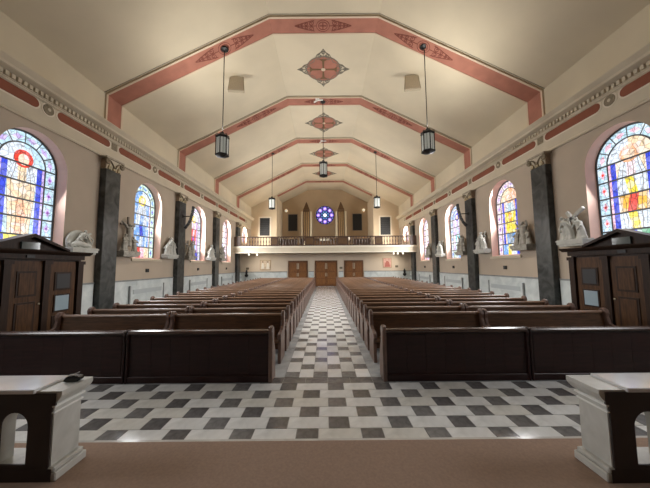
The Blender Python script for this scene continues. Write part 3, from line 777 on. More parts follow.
def station(kind, s, y, label, stone=None):
    stone = stone or M_STONE
    t = thing('station_sculpture', label, 'sculpture', (s*(W-0.02), y+YO[s], 2.56 if s < 0 else 2.70), (PI/2 if s < 0 else -PI/2), 'sculpted stations on wall brackets')
    b = MB().box(-0.50, 0.50, -0.38, 0, 0.03, 0.19)
    b.box(-0.46, 0.46, -0.34, 0, -0.04, 0.03); b.box(-0.52, 0.52, -0.40, 0, 0.13, 0.165)
    b.build('bracket_base', stone, t)
    zb = 0.19
    F = lambda m, *a, **k: figure(m, *a, z0=zb, **k)
    if kind == 'fallen':      # low group in front of a round disc
        d = MB(); d.lathe([(0.43, 0.0), (0.43, 0.05), (0.39, 0.06)], n=28)
        d.v = [(v[0], -0.03-v[2], v[1]+0.38) for v in d.v]
        d.build('round_backdrop', stone, t)
        f = MB(); F(f, -0.12, -0.2, 0.62, lean=(0.16, -0.05), hd=(0.03, -0.02), arms=[(1, (0.18, -0.28, zb+0.36), (0.26, -0.3, zb+0.2)), (-1, (-0.2, -0.3, zb+0.32), (-0.05, -0.33, zb+0.18))])
        sculpt(f.build('figure', stone, t))
        f = MB(); F(f, 0.26, -0.2, 0.55, lean=(-0.1, -0.04), hd=(-0.03, 0), arms=[(-1, (0.06, -0.3, zb+0.32), (-0.04, -0.3, zb+0.38)), (1, (0.38, -0.27, zb+0.3), (0.3, -0.3, zb+0.12))], ph=2)
        sculpt(f.build('figure', stone, t))
        f = MB(); f.tube([(-0.46, -0.22, zb+0.05), (-0.3, -0.25, zb+0.12), (-0.12, -0.27, zb+0.13), (0.1, -0.27, zb+0.1), (0.34, -0.25, zb+0.07)], [0.05, 0.085, 0.1, 0.08, 0.04], 10); f.ball((-0.48, -0.22, zb+0.13), 0.055, 0.06, 0.065)
        sculpt(f.build('figure', stone, t))
        c = MB(); cross(c, (-0.1, -0.14, zb+0.25), (0.42, -0.14, zb+0.55), (0.26, -0.14, zb+0.46), (-0.5, 0, 0.85), 0.36, 0.03); c.build('cross', stone, t)
    elif kind == 'crucifix':
        c = MB(); cross(c, (0.0, -0.12, zb), (0.0, -0.12, zb+1.5), (0.0, -0.12, zb+1.15), (1, 0, 0.0), 0.86, 0.035); c.build('cross', M_CROSSW, t)
        f = MB()
        F(f, 0.0, -0.2, 1.0, wd=0.62, arms=[(1, (0.22, -0.18, zb+0.98), (0.40, -0.16, zb+1.10)), (-1, (-0.22, -0.18, zb+0.98), (-0.40, -0.16, zb+1.10))], hd=(0.04, -0.04))
        f.v = [(v[0], v[1], v[2]+0.22 if v[2] < zb+0.95 else v[2]+0.16) for v in f.v]
        sculpt(f.build('figure', stone, t))
        for e, hh in ((-0.3, 0.74), (0.3, 0.66)):
            f = MB(); F(f, e, -0.24, hh, lean=(-e*0.15, 0), hd=(-e*0.1, 0), arms=[(1, (e+0.14, -0.3, zb+hh*0.62), (e, -0.34, zb+hh*0.68)), (-1, (e-0.14, -0.3, zb+hh*0.62), (e, -0.34, zb+hh*0.66))], ph=e*9)
            sculpt(f.build('figure', stone, t))
    elif kind == 'bearing':   # figure bent under a slanted cross
        c = MB(); cross(c, (-0.42, -0.22, zb+0.42), (0.46, -0.22, zb+1.02), (0.02, -0.22, zb+0.72), (-0.5, 0, 0.75), 0.62, 0.05); c.build('cross', stone, t)
        f = MB(); F(f, -0.06, -0.24, 0.82, lean=(-0.2, -0.04), hd=(-0.05, -0.03), arms=[(1, (0.06, -0.34, zb+0.5), (-0.05, -0.3, zb+0.72)), (-1, (-0.34, -0.32, zb+0.45), (-0.25, -0.3, zb+0.62))])
        sculpt(f.build('figure', stone, t))
        f = MB(); F(f, 0.3, -0.2, 0.74, lean=(-0.12, 0), hd=(-0.03, -0.02), arms=[(-1, (0.1, -0.32, zb+0.4), (0.02, -0.32, zb+0.5)), (1, (0.4, -0.3, zb+0.42), (0.3, -0.34, zb+0.3))], ph=1.5)
        sculpt(f.build('figure', stone, t))
        f = MB(); F(f, -0.36, -0.17, 0.78, hd=(0.03, -0.01), arms=[(1, (-0.2, -0.28, zb+0.45), (-0.16, -0.3, zb+0.55)), (-1, (-0.47, -0.25, zb+0.4), (-0.4, -0.3, zb+0.3))], ph=3)
        sculpt(f.build('figure', stone, t))
    elif kind == 'raised':    # standing figure with raised arms and a kneeling one
        f = MB(); F(f, 0.16, -0.22, 0.98, lean=(0.02, 0), hd=(0.0, -0.03), arms=[(1, (0.42, -0.24, zb+0.80), (0.40, -0.26, zb+1.0)), (-1, (-0.06, -0.28, zb+0.80), (-0.2, -0.28, zb+0.98))])
        sculpt(f.build('figure', stone, t))
        f = MB(); F(f, -0.24, -0.24, 0.66, lean=(0.08, 0), hd=(0.03, 0), arms=[(1, (-0.04, -0.32, zb+0.42), (0.04, -0.3, zb+0.52)), (-1, (-0.36, -0.3, zb+0.36), (-0.25, -0.35, zb+0.44))], ph=2)
        sculpt(f.build('figure', stone, t))
        f = MB(); F(f, 0.42, -0.2, 0.62, lean=(-0.06, 0), arms=[(-1, (0.28, -0.32, zb+0.36), (0.22, -0.32, zb+0.44)), (1, (0.5, -0.28, zb+0.34), (0.45, -0.32, zb+0.24))], ph=4)
        sculpt(f.build('figure', stone, t))
        c = MB(); cross(c, (-0.46, -0.1, zb), (-0.1, -0.1, zb+0.98), (-0.22, -0.1, zb+0.66), (0.9, 0, -0.35), 0.5, 0.035); c.build('cross', stone, t)
    else:                     # 'kneeling': tall figure stooping over a kneeling one
        f = MB(); F(f, -0.1, -0.22, 0.92, lean=(0.12, 0), hd=(0.03, -0.03), arms=[(1, (0.2, -0.32, zb+0.58), (0.26, -0.32, zb+0.42)), (-1, (-0.26, -0.3, zb+0.52), (-0.12, -0.36, zb+0.5))])
        sculpt(f.build('figure', stone, t))
        f = MB(); F(f, 0.27, -0.22, 0.72, lean=(-0.09, 0), hd=(-0.03, -0.02), wd=1.15, arms=[(-1, (0.10, -0.34, zb+0.44), (0.04, -0.34, zb+0.56)), (1, (0.42, -0.3, zb+0.38), (0.30, -0.36, zb+0.40))], ph=2.5)
        sculpt(f.build('figure', stone, t))
        f = MB(); F(f, -0.34, -0.2, 0.62, lean=(0.08, 0), hd=(0.03, 0), wd=1.15, arms=[(1, (-0.18, -0.3, zb+0.36), (-0.12, -0.32, zb+0.44)), (-1, (-0.46, -0.27, zb+0.33), (-0.38, -0.32, zb+0.26))], ph=1)
        sculpt(f.build('figure', stone, t))
        c = MB(); cross(c, (-0.44, -0.1, zb+0.3), (0.3, -0.1, zb+0.95), (0.12, -0.1, zb+0.8), (-0.6, 0, 0.7), 0.4, 0.032); c.build('cross', stone, t)
    return t
station('fallen', -1, 9.50, 'white stone group of fallen figures before a round disc, near the left confessional')
station('crucifix', -1, 11.78, 'shaded stone crucifixion group with tall cross just beyond the first left pilaster', M_STONE_SHADED)
station('kneeling', -1, 14.98, 'white stone sculpture group just before the second left pilaster')
station('raised', -1, 17.18, 'shaded stone sculpture group just beyond the second left pilaster', M_STONE_SHADED)
station('kneeling', -1, 20.32, 'white stone sculpture group just before the third left pilaster')
station('bearing', -1, 22.5, 'shaded stone sculpture group just beyond the third left pilaster', M_STONE_SHADED)
station('bearing', 1, 9.42, 'white stone group carrying a slanted cross, near the right confessional')
station('raised', 1, 11.9, 'shaded stone sculpture group with raised arms just beyond the first right pilaster', M_STONE_SHADED)
station('kneeling', 1, 14.95, 'white stone sculpture group just before the second right pilaster')
station('raised', 1, 17.18, 'shaded stone sculpture group just beyond the second right pilaster', M_STONE_SHADED)
station('kneeling', 1, 20.32, 'white stone sculpture group just before the third right pilaster')
station('kneeling', 1, 22.5, 'shaded stone sculpture group just beyond the third right pilaster', M_STONE_SHADED)

# curved column speakers bracketed to the second pilasters
for s in (-1, 1):
    t = thing('column_speaker', 'black curved column loudspeaker bracketed to the second %s pilaster' % SIDE[s], 'speaker', (s*(W-0.25), PIL_Y[1]+YO[s], 4.95))
    f = lambda d: -s*d
    path = [(f(0.62), 0.72), (f(0.60), 0.45), (f(0.54), 0.15), (f(0.45), -0.15), (f(0.31), -0.41), (f(0.14), -0.60)]
    N = 14
    pp = []
    for i in range(N+1):
        q = i/N*(len(path)-1); k = min(int(q), len(path)-2); u = q-k
        pp.append((path[k][0]*(1-u)+path[k+1][0]*u, path[k][1]*(1-u)+path[k+1][1]*u))
    for i in range(7):
        a, b = pp[2*i], pp[2*i+2]
        d = Vector((b[0]-a[0], b[1]-a[1])); nrm = Vector((-d.y, d.x)).normalized()*0.055
        d = d*0.04
        q = [(a[0]+nrm.x+d.x, a[1]+nrm.y+d.y), (a[0]-nrm.x+d.x, a[1]-nrm.y+d.y), (b[0]-nrm.x-d.x, b[1]-nrm.y-d.y), (b[0]+nrm.x-d.x, b[1]+nrm.y-d.y)]
        MB().prism(q, 'y', -0.07, 0.07).build('speaker_module', M_IRON, t)
    MB().tube([(p[0], 0, p[1]) for p in pp], 0.04, 8).build('spine', M_IRON, t)
    MB().tube([(f(0.01), 0, 0.12), (f(0.52), 0, 0.12)], 0.025, 8).build('bracket_arm', M_IRON, t)
    MB().box(f(0.004), f(0.03), -0.08, 0.08, 0.02, 0.22).build('bracket_plate', M_IRON, t)

# ================================================================== CONFESSIONALS
def confessional(s):
    t = thing('confessional', 'dark wooden confessional with pediment against the %s wall' % SIDE[s], 'confessional', (s*W, 7.1, 0))
    f = lambda d: -s*d                      # d = distance out from the wall
    D = 1.0; H = 2.30; HL = 1.60
    MB().box(f(0.06), f(D-0.08), -HL, HL, 0, H).build('carcase', M_CONF, t)
    MB().box(f(0.06), f(D+0.06), -HL-0.04, HL+0.04, 0, 0.16).build('plinth', M_CONF, t)
    # posts between the bays
    for y, w in ((-HL+0.09, 0.09), (HL-0.09, 0.09), (-0.48, 0.08), (0.48, 0.08)):
        p = MB().box(f(D-0.1), f(D+0.02), y-w, y+w, 0.14, H-0.12).build('post', M_CONF, t)
        MB().box(f(D-0.1), f(D+0.05), y-w-0.03, y+w+0.03, H-0.14, H-0.04).build('post_capital', M_CONF, p)
    # centre door with two panels
    d = MB().box(f(D-0.1), f(D-0.03), -0.38, 0.38, 0.16, H-0.06).build('door', M_CONF2, t)
    for z0, z1 in ((1.32, 1.98), (0.35, 1.18)):
        MB().box(f(D-0.05), f(D-0.015), -0.24, 0.24, z0, z1).build('panel_moulding', M_CONF, d)
        MB().box(f(D-0.04), f(D-0.005), -0.19, 0.19, z0+0.05, z1-0.05).build('panel', M_CONF2, d)
    MB().ball((f(D-0.0), 0.32, 1.1), 0.025, 0.025, 0.025, 8, 6).build('knob', mat('pale_brass', (0.6, 0.52, 0.38)), d)
    # side doors with a dark grille and a pale pane
    for e in (-1, 1):
        c = e*0.98
        d = MB().box(f(D-0.1), f(D-0.03), c-0.40, c+0.40, 0.16, H-0.06).build('door', M_CONF2, t)
        MB().box(f(D-0.04), f(D-0.01), c-0.25, c+0.25, 1.42, 1.94).build('grille_frame', M_CONF, d)
        MB().box(f(D-0.03), f(D-0.002), c-0.20, c+0.20, 1.47, 1.89).build('dark_grille', M_BLACK, d)
        MB().box(f(D-0.04), f(D-0.01), c-0.24, c+0.24, 0.80, 1.30).build('pane_frame', M_CONF, d)
        MB().box(f(D-0.03), f(D-0.002), c-0.20, c+0.20, 0.84, 1.26).build('pale_pane', M_PALE, d)
        MB().box(f(D-0.04), f(D-0.012), c-0.26, c+0.26, 0.28, 0.70).build('panel', M_CONF, d)
    # entablature, cornice, pediment
    MB().box(f(0.04), f(D+0.02), -HL-0.02, HL+0.02, H, H+0.13).build('frieze', M_CONF, t)
    MB().prism([(f(0.04), H+0.13), (f(D+0.06), H+0.13), (f(D+0.16), H+0.20), (f(D+0.17), H+0.235), (f(0.04), H+0.235)], 'y', -HL-0.16, HL+0.16).build('cornice', M_CONF, t)
    z = H+0.235
    pd = MB().prism([(-0.92, z), (0.92, z), (0.92, z+0.05), (0, z+0.36), (-0.92, z+0.05)], 'x', f(D-0.12), f(D-0.02)).build('pediment', M_CONF, t)
    for e in (-1, 1):
        MB().prism([(e*1.0, z), (e*1.0, z+0.06), (0, z+0.43), (0, z+0.34)], 'x', f(D-0.14), f(D+0.12)).build('raking_cornice', M_CONF, pd)
    MB().box(f(D-0.13), f(D+0.03), -0.22, 0.22, z+0.02, z+0.20).build('lamp_box', mat('pale_glass_box', (0.09, 0.10, 0.09), 0.08), t)
    MB().box(f(D), f(D+0.045), -0.10, 0.10, H+0.03, H+0.10).build('carved_boss', M_BLACK, t)
    return t
for s in (-1, 1): confessional(s)

# ================================================================== PEWS
PEW_L = 2.62
END_PROF = [(-0.47, 0), (0.13, 0), (0.11, 0.45), (0.16, 0.82), (0.175, 0.93), (0.15, 0.99), (0.10, 1.025), (0.04, 1.025), (-0.01, 0.99), (-0.035, 0.92), (-0.02, 0.83),
            (-0.06, 0.70), (-0.18, 0.645), (-0.36, 0.63), (-0.45, 0.60), (-0.475, 0.53), (-0.44, 0.47), (-0.42, 0.40), (-0.44, 0.2)]
pew_end = MB().prism(END_PROF, 'x', -0.035, 0.035).mesh('end_panel', M_PEWE)
def make_pew(L):
    h = L/2-0.03
    t = thing('pew', 'pew', 'pew', group='rows of wooden pews')
    for e in (-1, 1):
        o = inst(pew_end, 'end_panel', (e*(L/2-0.035), 0, 0), t)
        b = o.modifiers.new('bevel', 'BEVEL'); b.width = 0.012; b.segments = 2; b.limit_method = 'ANGLE'; b.angle_limit = 0.9
    MB().prism([(-0.46, 0.425), (-0.44, 0.46), (0.02, 0.435), (0.02, 0.40), (-0.44, 0.41)], 'x', -h, h).build('seat', M_PEWS, t)
    MB().box(-h, h, -0.40, -0.375, 0.30, 0.42).build('seat_apron', M_PEWS, t)
    MB().prism([(0.22, 0.10), (0.40, 0.10), (0.40, 0.15), (0.38, 0.17), (0.24, 0.17), (0.22, 0.15)], 'x', -h+0.05, h-0.05).box(-0.9, -0.85, 0.25, 0.37, 0, 0.10).box(0.85, 0.9, 0.25, 0.37, 0, 0.10).build('kneeler', mat('kneeler_pad', (0.09, 0.03, 0.025), 0.6), t)
    bk = MB().prism([(0.0, 0.40), (0.035, 0.40), (0.115, 0.92), (0.075, 0.92)], 'x', -h, h).build('backrest', M_PEWS, t)
    MB().prism([(0.055, 0.90), (0.135, 0.90), (0.145, 0.93), (0.13, 0.955), (0.095, 0.965), (0.06, 0.955), (0.048, 0.93)], 'x', -h, h).build('top_rail', M_PEWT, bk)
    return t
PEW_Y0, PEW_DY, N_ROWS = 6.38, 0.85, 24
PEW_L2 = {-1: 2.62, 1: 2.86}
XA = 0.985 + PEW_L/2
XB = {s: 0.985 + PEW_L + 0.02 + PEW_L2[s]/2 for s in (-1, 1)}
protos = {}
for r in range(N_ROWS):
    for s in (-1, 1):
        for x, L, where in ((XA, PEW_L, 'beside the centre aisle'), (XB[s], PEW_L2[s], 'beside the side wall')):
            if L in protos: o = copy_tree(protos[L])
            else: o = protos[L] = make_pew(L)
            o.location = (s*x, PEW_Y0 + r*PEW_DY, 0)
            o['label'] = 'dark wooden pew %s, %s block, %s row from the altar' % (where, SIDE[s], ORD[r])
# pew fronts before the first row
def pew_front(s, x, label):
    t = thing('kneeling_screen', label, 'screen', (s*x, 5.05, 0), group='panelled screens before the first pews'); t.scale = (1, 1, 0.945)
    h = PEW_L/2
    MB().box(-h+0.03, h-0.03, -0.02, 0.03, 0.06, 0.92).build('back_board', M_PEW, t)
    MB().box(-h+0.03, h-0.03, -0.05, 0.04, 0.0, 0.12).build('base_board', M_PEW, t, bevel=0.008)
    n = 7
    for i in range(n):
        a = -h+0.08 + (2*h-0.16)*i/n
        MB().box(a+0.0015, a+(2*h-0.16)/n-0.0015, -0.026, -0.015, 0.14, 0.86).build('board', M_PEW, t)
    MB().prism([(-0.06, 0.90), (0.07, 0.90), (0.085, 0.93), (0.07, 0.955), (0.02, 0.965), (-0.05, 0.955), (-0.07, 0.93)], 'x', -h+0.03, h-0.03).build('top_rail', mat('screen_rail_wood', (0.055, 0.026, 0.018), 0.22, 0.3, 3.0, stretch=(1, 8, 8)), t)
    prof = [(-0.07, 0), (0.26, 0), (0.24, 0.5), (0.12, 0.72), (0.115, 0.85), (0.13, 0.93), (0.10, 1.0), (0.03, 1.03), (-0.05, 1.0), (-0.08, 0.93), (-0.06, 0.84)]
    for e in (-1, 1):
        outer = (e*s < 0) == (x < 3)          # the end that meets an aisle is tall and scrolled, the inner joint is low and thin
        pf_ = prof if outer else [(p, z*0.945) for p, z in prof]
        tw = 0.035 if outer else 0.018
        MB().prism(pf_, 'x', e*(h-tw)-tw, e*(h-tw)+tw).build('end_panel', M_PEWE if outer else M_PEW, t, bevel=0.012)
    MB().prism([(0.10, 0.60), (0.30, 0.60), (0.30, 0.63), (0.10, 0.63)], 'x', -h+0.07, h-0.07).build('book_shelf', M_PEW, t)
for s in (-1, 1):
    pew_front(s, XA, 'dark panelled kneeling screen beside the centre aisle, %s of the aisle' % SIDE[s])
    pew_front(s, 0.985 + PEW_L*1.5 + 0.02, 'dark panelled kneeling screen at the outer end, far %s' % SIDE[s])

# ================================================================== ALTAR RAILS
def altar_rail(s):
    t = thing('altar_rail', 'pale marble altar rail with arched openings on the carpet, %s foreground' % SIDE[s], 'altar rail', (s*2.30 if s < 0 else 2.25, 2.38 if s < 0 else 2.32, 0.302))
    f = lambda d: s*d                       # d = outward from the inner end
    L = 3.0; T = 0.27
    # arcaded body: pier at the inner end then arches
    def arcade(y0, y1, m, name, par):
        mb = MB(); z0, z1 = 0.10, 0.62
        zs, r = 0.50-0.07, 0.115
        cs = [0.335 + 0.40*i for i in range(6)]
        def col_(a, b): mb.box(f(a), f(b), y0, y1, z0, z1)
        col_(0.03, cs[0]-r)
        for i, c in enumerate(cs):
            mb.box(f(c-r), f(c+r), y0, y1, z0, 0.135)
            n = 12
            for k in range(n):
                a0, a1 = PI*k/n, PI*(k+1)/n
                xa, za, xb, zb_ = c+r*math.cos(a0), zs+r*math.sin(a0), c+r*math.cos(a1), zs+r*math.sin(a1)
                q = [(f(xa), za), (f(xb), zb_), (f(xb), z1), (f(xa), z1)]
                mb.prism(q, 'y', y0, y1)
            if i < len(cs)-1: col_(c+r, cs[i+1]-r)
        col_(cs[-1]+r, L)
        return mb.build(name, m, par)
    arcade(0.012, 0.12, M_RAIL, 'arcade', t)
    MB().box(f(0.022), f(0.21), 0.016, T, 0.10, 0.615).build('pier', M_RAIL, t)
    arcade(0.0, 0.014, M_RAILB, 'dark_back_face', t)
    MB().box(f(0.0), f(L), -0.0, T, 0, 0.06).build('plinth', M_RAIL, t)
    MB().box(f(-0.035), f(0.2), -0.0, T+0.03, 0, 0.07).build('pier_plinth', M_RAIL, t, bevel=0.008)
    MB().box(f(-0.02), f(0.15), 0.0, T+0.015, 0.068, 0.11).build('pier_base_moulding', M_RAIL, t, bevel=0.01)
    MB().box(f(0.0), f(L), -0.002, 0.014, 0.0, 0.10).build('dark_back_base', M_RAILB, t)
    MB().box(f(0.02), f(L), 0.0, T, 0.06, 0.10).build('plinth_step', M_RAIL, t)
    for z0, z1, p in ((0.53, 0.545, 0.018), (0.58, 0.598, 0.026)):
        MB().box(f(0.03-p), f(0.15), 0.003, T+p, z0, z1).build('pier_fillet', mat('rail_fillet', (0.85, 0.86, 0.83), 0.3), t, bevel=0.004)
    P = [(0.03, 0.60), (0.0, 0.62), (-0.035, 0.66), (-0.045, 0.68), (-0.045, 0.715), (0.3, 0.715), (0.3, 0.60)]
    MB().prism([(f(a), b) for a, b in P], 'y', 0.002, T+0.04).build('pier_cap', M_RAIL, t)
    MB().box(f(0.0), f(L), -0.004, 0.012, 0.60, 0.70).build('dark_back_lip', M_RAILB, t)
    MB().box(f(0.17), f(L), -0.02, T+0.03, 0.70, 0.735).build('top_slab', M_RAILTOP, t, bevel=0.006)
for s in (-1, 1): altar_rail(s)
t = thing('black_case', 'small glossy black folded case with a modelled pale highlight on the left altar rail end', 'case', (-2.345, 2.585, 1.022), 0.15); t.scale = (0.6, 0.6, 0.75)
MB().prism([(-0.11, 0.0), (0.09, 0.0), (0.12, 0.03), (0.09, 0.055), (0.0, 0.07), (-0.09, 0.05), (-0.12, 0.02)], 'y', -0.05, 0.06).build('body', mat('gloss_black', (0.006, 0.006, 0.007), 0.2), t, bevel=0.012)
MB().tube([(-0.08, -0.045, 0.062), (-0.03, -0.03, 0.075), (0.02, -0.03, 0.078), (0.06, -0.02, 0.095), (0.085, -0.015, 0.105)], [0.004, 0.009, 0.012, 0.007, 0.006], 6).build('highlight', mat('pale_highlight', (0.7, 0.72, 0.72), 0.3, metallic=0.4), t)  # white highlight on the gloss, modelled as a thin pale piece

# ================================================================== LANTERNS
def lantern(x, y, ztop, zc, label, fm, FILL_UP=400, FILL_DOWN=1150):
    t = thing('hanging_lantern', label, 'lantern', (x, y, zc), group='black metal hanging lanterns')
    MB().lathe([(0.05, -0.10), (0.16, -0.05), (0.17, 0.0)], z0=ztop-zc, n=16).build('ceiling_rose', M_IRON, t)
    MB().tube([(0, 0, 0.5), (0, 0, ztop-zc-0.08)], 0.018, 6).build('hanging_rod', M_IRON, t)
    R = 0.245
    cr = MB(); cr.lathe([(R+0.03, 0.30), (R+0.05, 0.34), (0.20, 0.42), (0.10, 0.46), (0.06, 0.54), (0.02, 0.56)], n=6)
    cr.build('crown', M_IRON, t)
    for k in range(6):
        a = 2*PI*k/6 + PI/6
        b = MB().tube([(R*math.cos(a), R*math.sin(a), -0.42), (R*math.cos(a), R*math.sin(a), 0.32)], 0.022, 6).build('corner_bar', M_IRON, t)
        MB().tube([(R*math.cos(a), R*math.sin(a), 0.33), (R*1.08*math.cos(a), R*1.08*math.sin(a), 0.40), (R*0.8*math.cos(a), R*0.8*math.sin(a), 0.45)], 0.014, 5).build('finial_scroll', M_IRON, b)
        a2 = a + PI/3
        p0, p1 = Vector((R*0.96*math.cos(a), R*0.96*math.sin(a), 0)), Vector((R*0.96*math.cos(a2), R*0.96*math.sin(a2), 0))
        d = (p1-p0)*0.06; n = Vector(((p0+p1).x, (p0+p1).y, 0)).normalized()*0.006
        q = MB()
        A, B = p0+d, p1-d
        vs = []
        for z in (-0.38, 0.30):
            for pt in (A-n, B-n, B+n, A+n): vs.append((pt.x, pt.y, z))
        q.add(vs, [(0, 3, 2, 1), (4, 5, 6, 7), (0, 1, 5, 4), (1, 2, 6, 5), (2, 3, 7, 6), (3, 0, 4, 7)])
        q.build('glass_pane', fm, t)
        mid = (A+B)/2*1.03
        MB().tube([(mid.x, mid.y, -0.38), (mid.x, mid.y, 0.30)], 0.008, 5).build('glazing_bar', M_IRON, t)
    bs_ = MB().lathe([(0.06, -0.52), (0.18, -0.49), (R+0.03, -0.46), (R+0.04, -0.41), (R-0.02, -0.38)], n=6); bs_.build('base_ring', M_IRON, t)
    MB().lathe([(R+0.02, 0.27), (R+0.03, 0.31)], n=6).build('top_ring', M_IRON, t)
    # added fill spots, not the lantern's own: one up at the ceiling, one down
    for nm, z, rx, e, sz in (('up_fill', 0.60, PI, FILL_UP, 2.75), ('down_fill', -0.56, 0.0, FILL_DOWN, 2.1)):
        d = bpy.data.lights.new(nm, 'SPOT'); d.energy = e; d.spot_size = sz; d.spot_blend = 1.0; d.shadow_soft_size = 0.12; d.color = (1.0, 0.97, 0.92)
        lo = bpy.data.objects.new(nm, d); col.objects.link(lo); lo.parent = t; lo.location = (0.03, 0, z); lo.rotation_euler = (rx, 0, 0)
zs = 9.0+(W-4.2)*math.tan(SL)
lantern(-4.20, RIB_Y[0], zs-0.08, 7.02, 'hanging lantern nearest the altar on the left', M_FROST)
lantern(4.22, RIB_Y[0], zs-0.03, 7.10, 'hanging lantern nearest the altar on the right', M_FROST)
lantern(-0.09, RIB_Y[1], 12.23, 7.93, 'hanging lantern on the centre line under the second pink band', M_FROST, 110, 1300)
lantern(-4.25, RIB_Y[2], zs-0.06, 7.10, 'far hanging lantern on the left under the third pink band', M_FROST2, 70, 650)
lantern(4.16, RIB_Y[2], zs-0.02, 7.12, 'far hanging lantern on the right under the third pink band', M_FROST2, 70, 650)
# small white fittings on the flat ceiling
for x, y, lab in ((-0.42, RIB_Y[1]-0.25, 'second'), (-0.2, RIB_Y[2]-0.1, 'third'), (-0.12, RIB_Y[3]+0.8, 'fourth')):
    t = thing('ceiling_fitting', 'small white slanted fitting on the flat ceiling at the %s pink band' % lab, 'fitting', (x, y, 12.215))
    MB().box(-0.12, 0.12, -0.12, 0.12, -0.03, 0.0).build('plate', mat('fitting_white', (0.8, 0.79, 0.74), 0.5), t)
    MB().prism([(-0.22, -0.16), (0.0, -0.03), (0.34, -0.02), (0.34, -0.05), (0.02, -0.08), (-0.2, -0.21)], 'y', -0.05, 0.05).build('arm', mat('fitting_white', (0.8, 0.79, 0.74)), t)

# ================================================================== ORGAN LOFT FURNITURE
for s, xc in ((-1, -2.38), (1, 2.05)):
    t = thing('organ_case', 'pointed wooden organ tower with cream pipes %s of the rose window' % SIDE[s], 'organ', (xc, 34.6, 3.98))
    MB().box(-0.75, 0.75, -0.35, 0.6, 0, 1.6).build('lower_case', M_ORGAN, t)
    for k in (-0.37, 0.37): MB().box(k-0.28, k+0.28, -0.38, -0.33, 0.85, 1.5).build('panel', M_RAILW, t, bevel=0.02)
    MB().box(-0.42, 0.42, -0.2, 0.5, 1.6, 5.25).build('tower', M_ORGAN, t)
    MB().lathe([(0.62, 5.25), (0.5, 5.45), (0.12, 6.2), (0.02, 6.35)], n=4, cx=0, cy=0.1).build('spire', M_ORGAN, t)
    for k in range(3): MB().lathe([(0.085, 1.62), (0.085, 4.9), (0.04, 5.0)], cx=-0.24+0.24*k, cy=-0.27, n=12).build('pipe', mat('pipe_brown', (0.28, 0.18, 0.08), 0.4), t, smooth=False)
    for e in (-1, 1):
        MB().lathe([(0.03, 1.6), (0.13, 1.85), (0.13, 5.0), (0.10, 5.05)], cx=e*0.58, cy=-0.12, n=14).build('pipe', M_PIPE, t)
t = thing('organ_console', 'low wooden organ console with pale music sheets below the rose window', 'organ', (-0.1, 33.4, 3.98))
MB().box(-1.5, 1.5, -0.2, 0.5, 0, 1.15).build('case', M_ORGAN, t)
MB().box(-1.3, 1.3, -0.05, 0.4, 1.15, 1.45).build('desk', M_RAILW, t)
for x, a in ((-0.45, 0.15), (0.0, 0), (0.42, -0.1)):
    MB().box(x-0.16, x+0.16, -0.09, -0.06, 1.17, 1.42).build('music_sheet', mat('paper', (0.75, 0.72, 0.62), 0.7), t)
for s in (-1, 1):
    t = thing('choir_bench', 'dark choir bench behind the balcony rail %s of the organ' % SIDE[s], 'bench', (s*4.5, 33.6, 3.98))
    MB().box(-0.95, 0.95, 0.2, 0.25, 0.3, 1.45).build('backrest', M_RAILW, t)
    MB().box(-0.95, 0.95, -0.25, 0.2, 0.40, 0.45).build('seat', M_RAILW, t)
    for e in (-1, 1): MB().box(e*0.95-0.03, e*0.95+0.03, -0.25, 0.27, 0, 1.5).build('end_panel', M_RAILW, t)
t = thing('white_lampshade', 'small white rounded lampshade behind the balcony rail on the right', 'lamp', (2.65, 31.2, 3.98))
MB().lathe([(0.14, 0), (0.12, 0.04), (0.03, 0.06), (0.03, 1.05), (0.03, 1.2)], n=10).build('stand', M_BRONZE, t)
MB().lathe([(0.10, 0.98), (0.19, 1.08), (0.2, 1.25), (0.14, 1.4), (0.05, 1.45)], n=14).build('shade', mat('paper', (0.75, 0.72, 0.62)), t, smooth=True)
t = thing('white_statue_head', 'small white bust behind the left organ panel of the balcony', 'bust', (-2.35, 33.0, 3.98))
b = MB(); b.lathe([(0.22, 0), (0.22, 0.8), (0.16, 0.85), (0.2, 1.0), (0.17, 1.1), (0.06, 1.16), (0.05, 1.2)], n=14); b.ball((0, 0, 1.3), 0.1, 0.11, 0.13); b.build('bust', M_PIPE, t)

# pictures on the back wall, fonts, under-balcony spots
def picture(x0, x1, z0, z1, label, fig):
    t = thing('wall_picture', label, 'picture', ((x0+x1)/2, Y_BACK, z0))
    w, h = x1-x0, z1-z0
    MB().box(-w/2, w/2, -0.06, 0, 0, h).build('frame', mat('picture_frame', (0.42, 0.30, 0.18), 0.5), t)
    MB().box(-w/2+0.06, w/2-0.06, -0.07, -0.02, 0.06, h-0.06).build('canvas', mat('picture_ground_'+fig, (0.62, 0.5, 0.36) if fig == 'two' else (0.62, 0.36, 0.30), 0.7, 0.2, 5), t)
    if fig == 'two':
        for c in (-0.26, 0.26):
            MB().prism([(c-0.16, 0.12), (c+0.16, 0.12), (c+0.10, 0.6), (c+0.05, 0.78), (c-0.05, 0.78), (c-0.10, 0.6)], 'y', -0.076, -0.066).build('painted_figure', mat('painted_white', (0.75, 0.7, 0.6), 0.7), t)
            MB().prism([(c+0.07*math.cos(a*PI/5), 0.83+0.08*math.sin(a*PI/5)) for a in range(10)], 'y', -0.078, -0.068).build('painted_head', mat('painted_brown', (0.25, 0.13, 0.07), 0.7), t)
    else:
        MB().prism([(-0.28, 0.1), (0.28, 0.1), (0.2, 0.5), (0.07, 0.72), (-0.07, 0.72), (-0.2, 0.5)], 'y', -0.076, -0.066).build('painted_figure', mat('painted_red', (0.42, 0.13, 0.10), 0.7), t)
        MB().prism([(0.09*math.cos(a*PI/5), 0.79+0.1*math.sin(a*PI/5)) for a in range(10)], 'y', -0.078, -0.068).build('painted_head', mat('painted_pale', (0.65, 0.42, 0.32), 0.7), t)
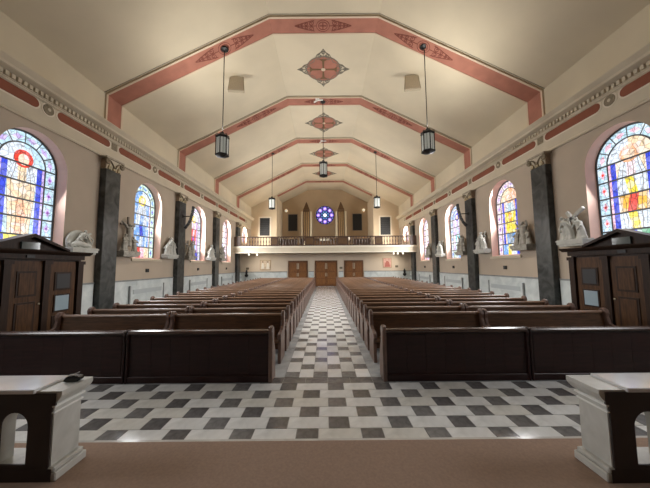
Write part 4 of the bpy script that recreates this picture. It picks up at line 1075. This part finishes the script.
picture(-6.76, -5.66, 1.68, 2.72, 'framed picture of two pale figures on the back wall at left', 'two')
picture(5.92, 6.84, 1.82, 2.86, 'reddish framed picture on the back wall at right', 'one')
for s in (-1, 1):
    t = thing('holy_water_font', 'black stand with small bowl at the %s end of the back wall' % SIDE[s], 'font', (s*8.05, Y_BACK-0.35, 0))
    MB().lathe([(0.18, 0), (0.16, 0.05), (0.05, 0.12), (0.04, 0.95), (0.06, 1.0)], n=12).build('pedestal', M_STONE, t)
    MB().lathe([(0.05, 0.98), (0.15, 1.06), (0.19, 1.2), (0.17, 1.22), (0.10, 1.3), (0.12, 1.5), (0.05, 1.72)], n=14).build('bowl', M_IRON, t)
for xs in ((-7.4, -6.6), (6.6, 7.0, 7.5)):
    for x in xs:
        t = thing('balcony_spotlight', {-7.4: 'white balcony spotlight on the left, the one nearer the side wall', -6.6: 'white balcony spotlight on the left, the one nearer the doors', 6.6: 'white balcony spotlight on the right, nearest the doors', 7.0: 'white balcony spotlight on the right, middle of three', 7.5: 'white balcony spotlight on the right, nearest the side wall'}[x], 'spotlight', (x, Y_BALC+0.35, 3.32), group='white spotlights under the balcony')
        MB().lathe([(0.06, -0.02), (0.06, 0)], n=10).build('mount', mat('fitting_white', (0.8, 0.79, 0.74)), t)
        d = bpy.data.lights.new('spot_lamp', 'SPOT'); d.energy = 55; d.spot_size = 2.3; d.spot_blend = 0.8; d.shadow_soft_size = 0.06; d.color = (1.0, 0.90, 0.76)
        lo = bpy.data.objects.new('spot_lamp', d); col.objects.link(lo); lo.parent = t; lo.location = (0, 0, -0.24)
        lo.rotation_euler = (0.75, 0, -0.5 if x < 0 else 0.5)
        MB().lathe([(0.05, -0.2), (0.075, -0.18), (0.06, -0.04), (0.03, -0.01)], n=10).build('lamp_head', emis('spot_lens', (1.0, 0.93, 0.8), 1.5), t)
for x, s in ((-8.05, -1), (1.6, 1), (7.0, 2)):
    t = thing('wall_notice', ('small dark wall plaque %s' % {-1: 'left of the framed picture of two figures', 1: 'between the centre and right doors', 2: 'right of the reddish picture'}[s]), 'plaque', (x if s != 2 else 7.35, Y_BACK, 1.75 if s != 2 else 1.85))
    MB().box(-0.14, 0.14, -0.04, 0, 0, 0.2).build('plate', M_BLACK, t)
    MB().box(-0.10, 0.10, -0.05, -0.03, 0.03, 0.17).build('face', M_BRONZE, t)
